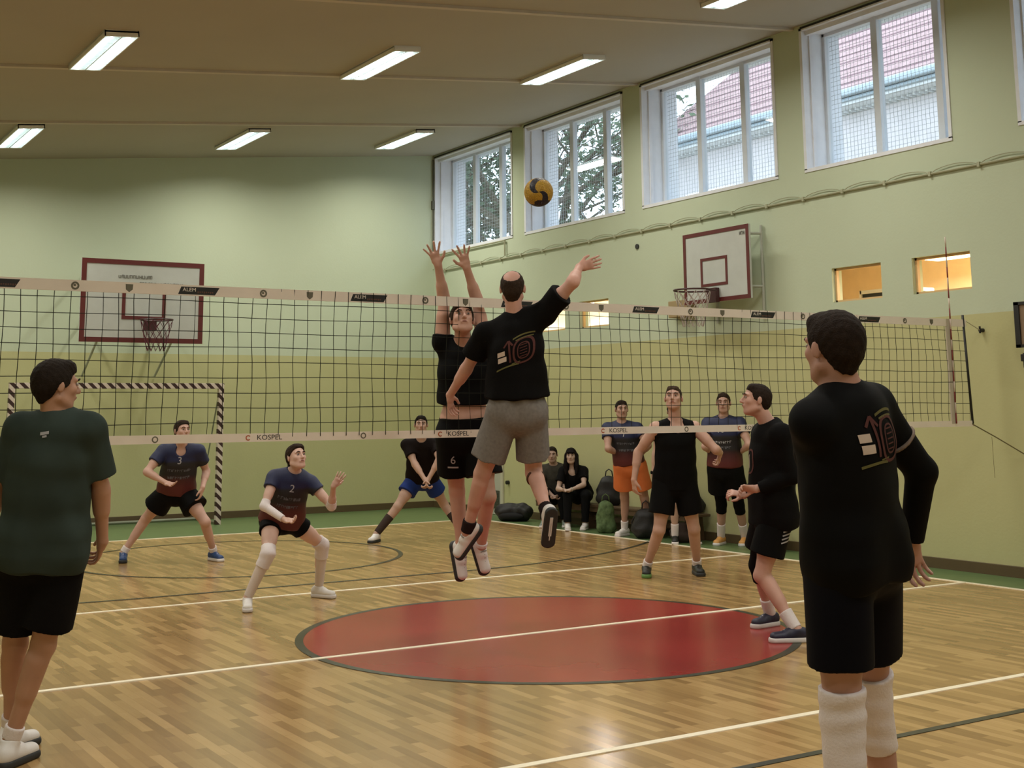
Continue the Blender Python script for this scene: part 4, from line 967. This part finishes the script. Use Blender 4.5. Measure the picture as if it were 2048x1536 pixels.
def wordmark(cx, cy, w_, h_, seed):      # lettering too blurred to read in the photograph
    r = random.Random(seed); vs, fs = [], []; u = cx-w_/2
    while u < cx+w_/2:
        a = r.uniform(.35, .8)*h_
        for part in (((u, cy-h_/2), (u+a*.3, cy+h_/2)), ((u+a*.3, cy+h_*r.choice((.25, -.05, -.5))), (u+a, cy+h_*r.choice((.5, .15))))):
            (x0, y0), (x1, y1) = part
            if y1 < y0: y0, y1 = y1, y0
            y1 = max(y1, y0+h_*.2); o = len(vs); vs += [(x0, y0), (x1, y0), (x1, y1), (x0, y1)]; fs.append((o, o+1, o+2, o+3))
        u += a*1.3
    return vs, fs
# ================================================================== the people
BLK = mat('black_jersey', (.0032, .0032, .0036), rough=.75); BLK2 = mat('black_cotton', (.0045, .0042, .0045), rough=.85, bump=.15, bscale=150)
NAVYS = mat('navy_black_shorts', (.0025, .003, .007), rough=.7); GRN = mat('green_tee', (.034, .048, .042), rough=.85, var=.1)
GREY = mat('grey_marl', (.19, .175, .165), rough=.9, var=.12, vscale=50); WHT = mat('white_knit', (.74, .68, .69), rough=.85, bump=.2, bscale=120)
WSHOE = mat('white_shoe', (.74, .71, .70), rough=.5, var=.08); DSOLE = mat('dark_sole', (.02, .021, .022), rough=.6); WSOLE = mat('white_sole', (.66, .62, .62), rough=.5)
NSHOE = mat('navy_shoe', (.018, .018, .045), rough=.5, var=.3, vscale=30); BSHOE = mat('blue_shoe', (.015, .05, .17), rough=.5); KSHOE = mat('black_shoe', (.012, .014, .013), rough=.5)
GSOLE = mat('green_sole', (.12, .26, .07), rough=.5); OSHOE = mat('orange_shoe', (.70, .35, .10), rough=.5); ORG = mat('orange_shorts', (.62, .17, .055), rough=.7, var=.08)
BLU = mat('blue_shorts', (.015, .035, .17), rough=.7, var=.1); DSOCK = mat('dark_sock', (.02, .012, .012), rough=.9); SILV = mat('silver_print', (.38, .38, .42), rough=.5)
CRM = mat('cream_print', (.58, .47, .40), rough=.7); RBR = mat('red_brown_print', (.10, .038, .035), rough=.7); OLV = mat('olive_print', (.13, .12, .045), rough=.7)
TAUPE = mat('taupe_tee', (.045, .042, .034), rough=.85, var=.15, vscale=20); DTRS = mat('dark_trousers', (.006, .0065, .0075), rough=.85)
def jersey(z0, z1):
    k = 'jersey_%d' % (len([x for x in MATS if x.startswith('jersey_')])+1); m = mat(k, (.02, .02, .03), rough=.6)
    nt = m.node_tree; b = nt.nodes['Principled BSDF']; g = nt.nodes.new('ShaderNodeNewGeometry'); s_ = nt.nodes.new('ShaderNodeSeparateXYZ'); nt.links.new(g.outputs['Position'], s_.inputs[0])
    r = nt.nodes.new('ShaderNodeValToRGB'); nt.links.new(math_node(nt, 'DIVIDE', math_node(nt, 'SUBTRACT', s_.outputs['Z'], z0), z1-z0), r.inputs[0])
    e = r.color_ramp.elements; e[0].position = .05; e[0].color = (.085, .008, .009, 1); e[1].position = .70; e[1].color = (.004, .009, .055, 1)
    for p, c in ((.25, (.05, .007, .010)), (.36, (.007, .006, .009)), (.64, (.007, .007, .012))): q_ = e.new(p); q_.color = (*c, 1)
    nt.links.new(r.outputs[0], b.inputs['Base Color']); return m
def collar(p, m, r=.066, tube=.006, t=.985, tilt=.0):
    c = p.T(t)+p.fS*tilt; S = p.s; u = N_(p.J['head']-p.T(.9)); a = N_(p.rS-u*(p.rS@u)); b = np.cross(u, a)
    mb = MB(); mb.tube([Vector(c+a*math.cos(2*PI*i/32)*r*S+b*math.sin(2*PI*i/32)*r*S) for i in range(32)], tube, 8, closed=True); return mb.build('collar', m, p.root, smooth=True)
def anniversary(p, w_, h_, t, lat, side=-1):
    k = w_/.30; q = h_/.25; it = []
    def sc(a): vs, fs = a; return [(v[0]*k, v[1]*q) for v in vs], fs
    it.append((*sc(patchq(-.105, .018, .055, .036)), 0)); it.append((*sc(patchq(-.098, -.030, .062, .038)), 0))
    for a in (loopstrip(.055, -.005, .070, .095, .014), loopstrip(.055, -.005, .040, .062, .008), strip(-.085, .062, -.052, .105, .013), strip(-.052, .105, -.02, .06, .013), strip(-.048, .10, -.040, -.07, .014)): it.append((*sc(a), 1))
    for i in range(5): it.append((*sc(strip(.03, .04-.022*i, .08, .04-.022*i, .006)), 1))
    it.append((*sc(strip(-.02, .105, .13, .105, .012, bend=.015)), 2)); it.append((*sc(strip(.0, .088, .12, .086, .008, bend=.008)), 2)); it.append((*sc(strip(-.14, -.105, .02, -.100, .012, bend=.008)), 2)); it.append((*sc(strip(-.03, -.085, .03, -.083, .006)), 2))
    return p.decal('back_print' if side < 0 else 'chest_print', [CRM, RBR, OLV], it, t, p.rS, side=side, lateral=lat)
def trousers(s, m):
    j, S = s.J, s.s; F_ = Field(s.lo, s.hi, s.h); pl = (s.T(.1), s.up)
    F_.add(cone(s.T(-.04), s.T(.14), .128*S, .125*S, s.rP, 1.36, 1.36, plane=pl), 0)
    for q in 'LR':
        h_, k_ = j['hip'+q], j['kn'+q]; an = s.legs[q][0]
        F_.add(sph(h_-s.fP*.045*S, .10*S), .02); F_.add(cone(h_, k_, .104*S, .073*S), .03); F_.add(cone(k_, an-(an-k_)*.02, .070*S, .056*S, plane=(an-(an-k_)*.06, N_(an-k_))), .02)
    F_.folds(.004, 24, 24, 20, 1.); return F_.mesh('trousers', m, s.root)

# 1: left foreground
p = Person('p1', 'person seen from behind in a dark green t-shirt and black shorts at the left edge', skin=(.40, .19, .115), hair=(.016, .011, .008))
p.hopt = {'R': dict(curl=.75), 'L': dict(curl=.6)}
p.body(); p.face(); p.hair('short', .010); p.shirt(GRN, .78, -.10, .020, 't_shirt', loose=.018, fold=.006); p.shorts(BLK2, .80, .022, loose=.03)
collar(p, mat('collar_black', (.012, .008, .008), rough=.8), .068, .007)
p.decal('neck_logo', SILV, [(*strip(-.02, .006, .02, .012, .014), 0), (*strip(-.008, -.008, .012, -.004, .010), 0)], .90, p.rS, side=-1)
for q in 'LR': p.shoe(q, WSHOE, DSOLE, trim=WHT); p.legtube('sock', WHT, q, .86, .99, .006)
# 2: right foreground
p = Person('p2', 'person seen from behind in a black long-sleeved jersey and white knee pads at right', skin=(.40, .19, .135), hair=(.018, .011, .008))
p.hopt = {'R': dict(curl=.55, thumb=p.fS*.3-p.rS*.9), 'L': dict(curl=.6)}
p.body(); p.face(); p.hair('short', .007); p.shirt(BLK, 1.97, -.12, .016, 'long_sleeved_jersey', loose=.0, fold=.005); p.shorts(NAVYS, .66, .016, loose=.018)
collar(p, mat('collar_white', (.4, .38, .36), rough=.8), .066, .005); anniversary(p, .24, .19, .73, .0)
p.armtube('sleeve_band', mat('stripe_beige', (.22, .17, .14), rough=.7), 'R', .50, .54, .020)
for q in 'LR': p.legtube('knee_pad', WHT, q, -.20, .34, .013, .0025); p.legtube('sock', WHT, q, .70, .99, .006); p.shoe(q, WSHOE, WSOLE, trim=WHT)
# 3: profile player at the net
p = Person('p3', 'person in black long-sleeved top and black shorts facing left with navy shoes', skin=(.50, .25, .18), hair=(.022, .014, .010))
p.hopt = {'R': dict(curl=1.0), 'L': dict(curl=.9)}
p.body(); p.face(); p.hair('short', .002); p.shirt(BLK2, 1.92, -.10, .034, 'long_sleeved_top', loose=.03, fold=.007); p.shorts(BLK, .66, .026, loose=.03)
p.decal('chest_print', [CRM, RBR, OLV], [(*loopstrip(0, 0, .06, .085, .014), 1), (*strip(-.02, -.05, -.02, .05, .014), 0)], .62, p.rS, side=1)
p.decal('shorts_print', SILV, [(*strip(-.055+.012*(4-i)*.5, .05-.026*i, .045+.012*(4-i)*.5, .07-.026*i, .010), 0) for i in range(5)], -.22, p.rS, face=(-.53, -.84, 0), target=[c for c in p.root.children if c.name.startswith('shorts')][0], lateral=.07)
for q in 'LR': p.legtube('sock', WHT, q, .68, .99, .006); p.shoe(q, NSHOE, WSOLE, trim=WHT)
p.legtube('knee_pad', BLK2, 'R', -.45, .30, .010); p.legtube('compression_sleeve', mat('grey_sleeve', (.03, .03, .03), rough=.8), 'R', -.75, -.4, .008)
# 4: attacker in the air
p = Person('p4', 'person jumping on the near side of the net in black t-shirt and grey shorts', skin=(.50, .24, .17), hair=(.035, .022, .015))
p.hopt = {'R': dict(curl=.3, spread=.03, thumb=p.up*1.), 'L': dict(curl=.5)}
p.body(); p.face(); p.hair('bald', .003); p.shirt(BLK2, .62, .19, .026, 't_shirt', loose=.03, fold=.006); p.shorts(GREY, .74, .022, top=.34, loose=.03, fold=.009)
anniversary(p, .30, .21, .66, .03)
p.legtube('knee_strap', mat('brown_strap', (.10, .05, .035), rough=.7), 'R', .10, .16, .008)
for q in 'LR': p.legtube('sock', DSOCK, q, .80, .99, .007)
p.shoe('L', WSHOE, DSOLE, trim=mat('grey_lace', (.25, .25, .24), rough=.8)); p.shoe('R', WSHOE, DSOLE, trim=WHT, tread=(WSOLE, [(.02, .15, .010), (.06, .18, .003)]))
# 5: blocker
p = Person('p5', 'person behind the net blocking with both arms raised, black top and number 6 shorts', skin=(.48, .24, .165), hair=(.03, .018, .012))
p.hopt = {'L': dict(curl=.12, spread=.17, thumb=p.rS), 'R': dict(curl=.12, spread=.17, thumb=-p.rS)}
p.body(); p.face(); p.hair('short', .008); p.shirt(BLK, .16, .37, .014, 'jersey', loose=.008, fold=.005); o_ = p.shorts(BLK, .66, .024, top=.20, loose=.04)
p.decal('shorts_number', SILV, [(*digit('6', .085), 0), (*strip(-.04, -.055, .04, -.055, .012), 0)], -.27, p.rS, side=1, target=o_, lateral=-.10)
for q in 'LR': p.shoe(q, WSHOE, DSOLE, trim=mat('grey_lace', (.25, .25, .24), rough=.8)); p.legtube('sock', WHT, q, .92, .99, .006)
# 6: defender number 3
def team(p, num, front_t=.74):
    z0, z1 = float(p.T(.08)[2]), float(p.T(.97)[2]); m = jersey(z0, z1); return m
p = Person('p6', 'person in a blue and black jersey number 3 crouching in front of the striped goal', skin=(.47, .25, .18), hair=(.03, .02, .014), h=.007)
p.hopt = {'R': dict(curl=.4), 'L': dict(curl=.5)}
p.body(); p.face(); p.hair('short', .004); p.shirt(team(p, 3), .55, .05, .020, 'jersey', low=.004); p.shorts(BLK, .52, .024, loose=.055)
p.decal('number', SILV, [(*digit('3', .11), 0)], .80, p.rS, side=1); p.decal('sponsor_print', mat('print_dim', (.12, .12, .14), rough=.7), [(*wordmark(0, .0, .24, .03, 4), 0), (*wordmark(0, -.085, .22, .03, 5), 0)], .60, p.rS, side=1)
for q in 'LR': p.legtube('sock', WHT, q, .84, .99, .006); p.shoe(q, BSHOE, DSOLE if q == 'R' else WSOLE, trim=WHT)
# 7: woman
p = Person('p7', 'woman in a blue and black jersey with white sleeves and knee pads looking up', skin=(.56, .32, .235), hair=(.03, .022, .016), h=.006, female=True)
p.hopt = {'R': dict(curl=.8), 'L': dict(curl=.15, spread=.06, thumb=-p.rS+p.up*.3)}
p.body(); p.face(); p.hair('tail', .008); p.shirt(team(p, 2), .35, -.02, .014, 'jersey', low=.0, loose=.003); p.shorts(BLK, .36, .008, loose=.008)
p.decal('number', SILV, [(*digit('2', .09), 0)], .80, p.rS, side=1); p.decal('sponsor_print', mat('print_dim', (.12, .12, .14)), [(*wordmark(0, .0, .20, .028, 6), 0), (*wordmark(0, -.075, .18, .026, 7), 0), (*patchq(-.05, -.14, .04, .04), 0)], .60, p.rS, side=1)
PALE = mat('pale_legging', (.66, .57, .53), rough=.8)
for q in 'LR':
    p.armtube('arm_sleeve', WHT, q, .85 if q == 'L' else .8, 1.25 if q == 'L' else 1.9); p.legtube('leg_sleeve', PALE, q, .25, .97, .004); p.legtube('knee_pad', WHT, q, -.16, .30, .012, .002); p.shoe(q, WSHOE, WSOLE, trim=WHT)
# 8: passer in blue shorts
p = Person('p8', 'person in dark t-shirt and bright blue shorts with both hands together low', skin=(.40, .22, .15), hair=(.012, .009, .007), h=.007)
p.hopt = {'R': dict(curl=.9), 'L': dict(curl=.9)}
p.body(); p.face(); p.hair('short', .004); p.shirt(mat('dark_brown_tee', (.008, .005, .0045), rough=.8), .6, .04, .02, 't_shirt'); p.shorts(BLU, .50, .018, loose=.03)
for q in 'LR': p.legtube('legging', mat('dark_legging', (.05, .035, .03), rough=.8), q, .35, .95, .005); p.shoe(q, WSHOE, DSOLE)
# 9: tank top
p = Person('p9', 'person in black sleeveless top and black shorts looking up beside the net', skin=(.46, .24, .165), hair=(.05, .032, .02))
p.hopt = {'R': dict(curl=.6), 'L': dict(curl=.8)}
p.body(); p.face(); p.hair('short', .001); p.shirt(BLK, 0, -.08, .018, 'tank_top', low=.020, loose=.0); p.shorts(BLK2, .66, .024, loose=.03)
for q in 'LR': p.legtube('sock', WHT, q, .84, .99, .006); p.shoe(q, KSHOE, GSOLE if q == 'R' else DSOLE)
# 10, 11: team mates standing with hands on hips
p = Person('p10', 'person in a blue jersey and bright orange shorts standing with hands on hips', skin=(.40, .21, .145), hair=(.018, .012, .009), h=.007)
p.hopt = {q: dict(curl=.5, thumb=-p.fS+p.up*.2) for q in 'LR'}
p.body(); p.face(); p.hair('short', .002); p.shirt(team(p, 1), .5, .08, .020, 'jersey'); p.shorts(ORG, .68, .026, loose=.045)
p.decal('number', SILV, [(*digit('7', .10), 0)], .80, p.rS, side=1); p.decal('sponsor_print', mat('print_dim', (.12, .12, .14)), [(*wordmark(0, .0, .22, .03, 8), 0), (*wordmark(0, -.085, .2, .03, 9), 0)], .58, p.rS, side=1)
for q in 'LR': p.legtube('sock', WHT, q, .74, .99, .006); p.shoe(q, WSHOE, WSOLE)
p = Person('p11', 'person in a blue to dark red jersey and black shorts standing with hands on hips', skin=(.42, .22, .155), hair=(.03, .018, .012), h=.007)
p.hopt = {q: dict(curl=.5, thumb=-p.fS+p.up*.2) for q in 'LR'}
p.body(); p.face(); p.hair('short', .003); p.shirt(team(p, 10), .5, .08, .022, 'jersey', loose=.03); p.shorts(BLK, .60, .026, loose=.045)
p.decal('number', SILV, [(*digit('10', .10), 0)], .82, p.rS, side=1); p.decal('sponsor_print', SILV, [(*wordmark(0, .0, .22, .03, 10), 0)], .58, p.rS, side=1); p.decal('lower_print', mat('print_dim', (.12, .12, .14)), [(*wordmark(0, -.0, .2, .03, 9), 0)], .47, p.rS, side=1)
for q in 'LR': p.legtube('legging', BLK, q, -.6, .22, .006); p.legtube('sock', WHT, q, .58, .99, .006); p.shoe(q, OSHOE, WSOLE)
p = Person('p12', 'person mostly hidden behind the player in the sleeveless top, black wristband and shoes', skin=(.42, .24, .17), hair=(.02, .014, .01), h=.0075)
p.hopt = {q: dict(curl=.5) for q in 'LR'}
p.body(); p.face(); p.hair('short', .006); p.shirt(BLK, .5, -.05, .018, 'jersey'); p.shorts(BLK2, .6, .024, loose=.03)
for q in 'LR': p.legtube('sock', WHT, q, .62, .99, .006); p.shoe(q, KSHOE, WSOLE)
p.armtube('wristband', BLK2, 'R', 1.82, 1.96, .006)
# 13, 14: seated
p = Person('p13', 'person in a taupe t-shirt sitting on the bench beside the dark-haired woman', skin=(.36, .21, .15), hair=(.02, .015, .01), h=.007)
p.hopt = {q: dict(curl=.8) for q in 'LR'}
p.body(); p.face(); p.hair('short', .003); p.shirt(TAUPE, .6, .0, .02, 't_shirt'); trousers(p, DTRS)
for q in 'LR': p.shoe(q, mat('grey_shoe', (.22, .26, .24), rough=.6), WSOLE)
p = Person('p14', 'woman with long black hair and black t-shirt sitting on the bench', skin=(.42, .26, .19), hair=(.008, .006, .006), h=.0065, female=True)
p.hopt = {q: dict(curl=.8) for q in 'LR'}
p.body(); p.face(); p.hair('long', .010); p.shirt(BLK2, .6, .0, .016, 't_shirt', low=.016); trousers(p, DTRS)
for q in 'LR': p.shoe(q, WSHOE, WSOLE)
p.armtube('wristwatch', mat('pale_strap', (.4, .36, .3), rough=.5), 'L', 1.85, 1.93, .004)

# ================================================================== bench and bags along the window wall
t = thing('gym_bench', (5.04, 6.2, 0), 'long low wooden gym bench along the window wall', 'bench')
m2 = MB(); m2.box((4.92, 4.35, .30), (5.165, 8.0, .335)); m2.build('seat', WOOD, t, bevel=.008)
m2 = MB(); m2.box((5.02, 4.45, .12), (5.06, 7.9, .19)); m2.box((4.93, 4.35, .24), (4.96, 8.0, .30)); m2.build('stretcher', mat('bench_wood_dark', (.10, .06, .03), rough=.6), t)
for y in (4.5, 5.6, 6.7, 7.8): m2 = MB(); m2.prism([(4.95, y-.03, .30), (5.13, y-.03, .30), (5.16, y-.03, 0), (4.93, y-.03, 0)], (0, .06, 0)); m2.build('leg', WOOD, t)
def bag(name, c, dims, yaw, m, label, cat='bag', lean=0., strap=True, extra=None, strapm=None, k=.05, fold=.006):
    c = np.array(c, float); f, r = yv(yaw); u = np.array([0, 0, 1.]); u2 = N_(u+f*lean); f2 = N_(f-u2*(f@u2)); w_, d_, h_ = dims
    F_ = Field(c-max(dims)*.95, c+max(dims)*.95+np.array([0, 0, .25]), .009)
    for sx in (-1, 1):
        F_.add(cone(c+r*sx*(w_/2-d_/2)*.9+u2*d_/2, c+r*sx*(w_/2-d_/2)*.55+u2*(h_-d_/2), d_/2, d_*.42), k)
    F_.add(cone(c+u2*d_/2, c+u2*(h_-d_*.5), d_/2, d_*.42, r, max(1, (w_/d_)*.9), max(1, (w_/d_)*.7)), k)
    F_.cut((lambda X: X[2]-c[2]+0*X[0]+0*X[1], c-1, c+1), .01)
    if fold: F_.folds(fold, 30, 28, 26)
    t = thing(name, Vector(c), label, cat); F_.mesh('body', m, t)
    F3 = Field(c-max(dims), c+max(dims)+.1, .009); F3.add(ell(c-f2*(d_*.45)+u2*h_*.36, (r, f2, u2), (w_*.33, d_*.22, h_*.26)), 0); 
    if extra is not None: F3.mesh('pocket', extra, t)
    if strap:
        mm = MB(); top_ = c+u2*(h_-.01); mm.tube([Vector(top_-r*.05), Vector(top_-r*.04+u2*.07), Vector(top_+u2*.10), Vector(top_+r*.04+u2*.07), Vector(top_+r*.05)], .009, 6); mm.build('handle', strapm or m, t, smooth=True)
        mm = MB(); mm.tube([Vector(c+r*w_*.3+u2*h_*.8-f2*d_*.4), Vector(c+r*w_*.45+u2*h_*.5-f2*d_*.75), Vector(c+r*w_*.4+u2*.06-f2*d_*.5)], .012, 6); mm.build('strap', strapm or m, t, smooth=True)
    return t
KB = mat('black_nylon', (.008, .008, .009), rough=.6, bump=.2, bscale=60); KG = mat('dark_pocket', (.016, .016, .017), rough=.7)
GB = mat('green_mesh_bag', (.10, .15, .07), rough=.7, var=.4, vscale=18); PB = mat('patterned_bag', (.12, .10, .085), rough=.8, var=.85, vscale=22)
bag('backpack', (5.03, 6.30, .335), (.36, .20, .40), cy_ := .56+PI, KB, 'black backpack standing on the bench beside the seated woman', extra=KG)
bag('sports_bag', (4.78, 8.38, .003), (.60, .26, .22), .9, KB, 'flat black bag lying on the green floor left of the seated people', extra=KG, strap=False, fold=.012)
bag('coat_pile', (4.96, 7.25, .335), (.3, .2, .2), .9, KB, 'black coat lying on the bench behind the seated woman', cat='coat', strap=False, fold=.014) if False else None
bag('sports_bag', (4.74, 5.12, .003), (.38, .24, .38), .56+PI, KB, 'black bag with a white mark on the floor behind the orange shorts player', extra=mat('white_mark', (.3, .3, .3), rough=.7))
bag('mesh_bag', (4.76, 6.02, .003), (.26, .16, .42), .56+PI, GB, 'green and white bag on the floor between the bench and the orange shorts player', extra=mat('white_mesh', (.45, .48, .40), rough=.7))
bag('sports_bag', (5.02, 4.60, .335), (.42, .22, .28), .56+PI, KB, 'black bag on the bench behind the player in the sleeveless top', extra=KG)
bag('sports_bag', (4.78, 4.45, .003), (.30, .20, .24), .56+PI, mat('brown_bag', (.05, .035, .03), rough=.7), 'dark brown bag under the bench behind the sleeveless player', extra=KG)
bag('patterned_bag', (4.95, 3.05, .003), (.34, .26, .30), .56+PI, PB, 'black and white patterned bag on the floor between the two right hand players', extra=PB)
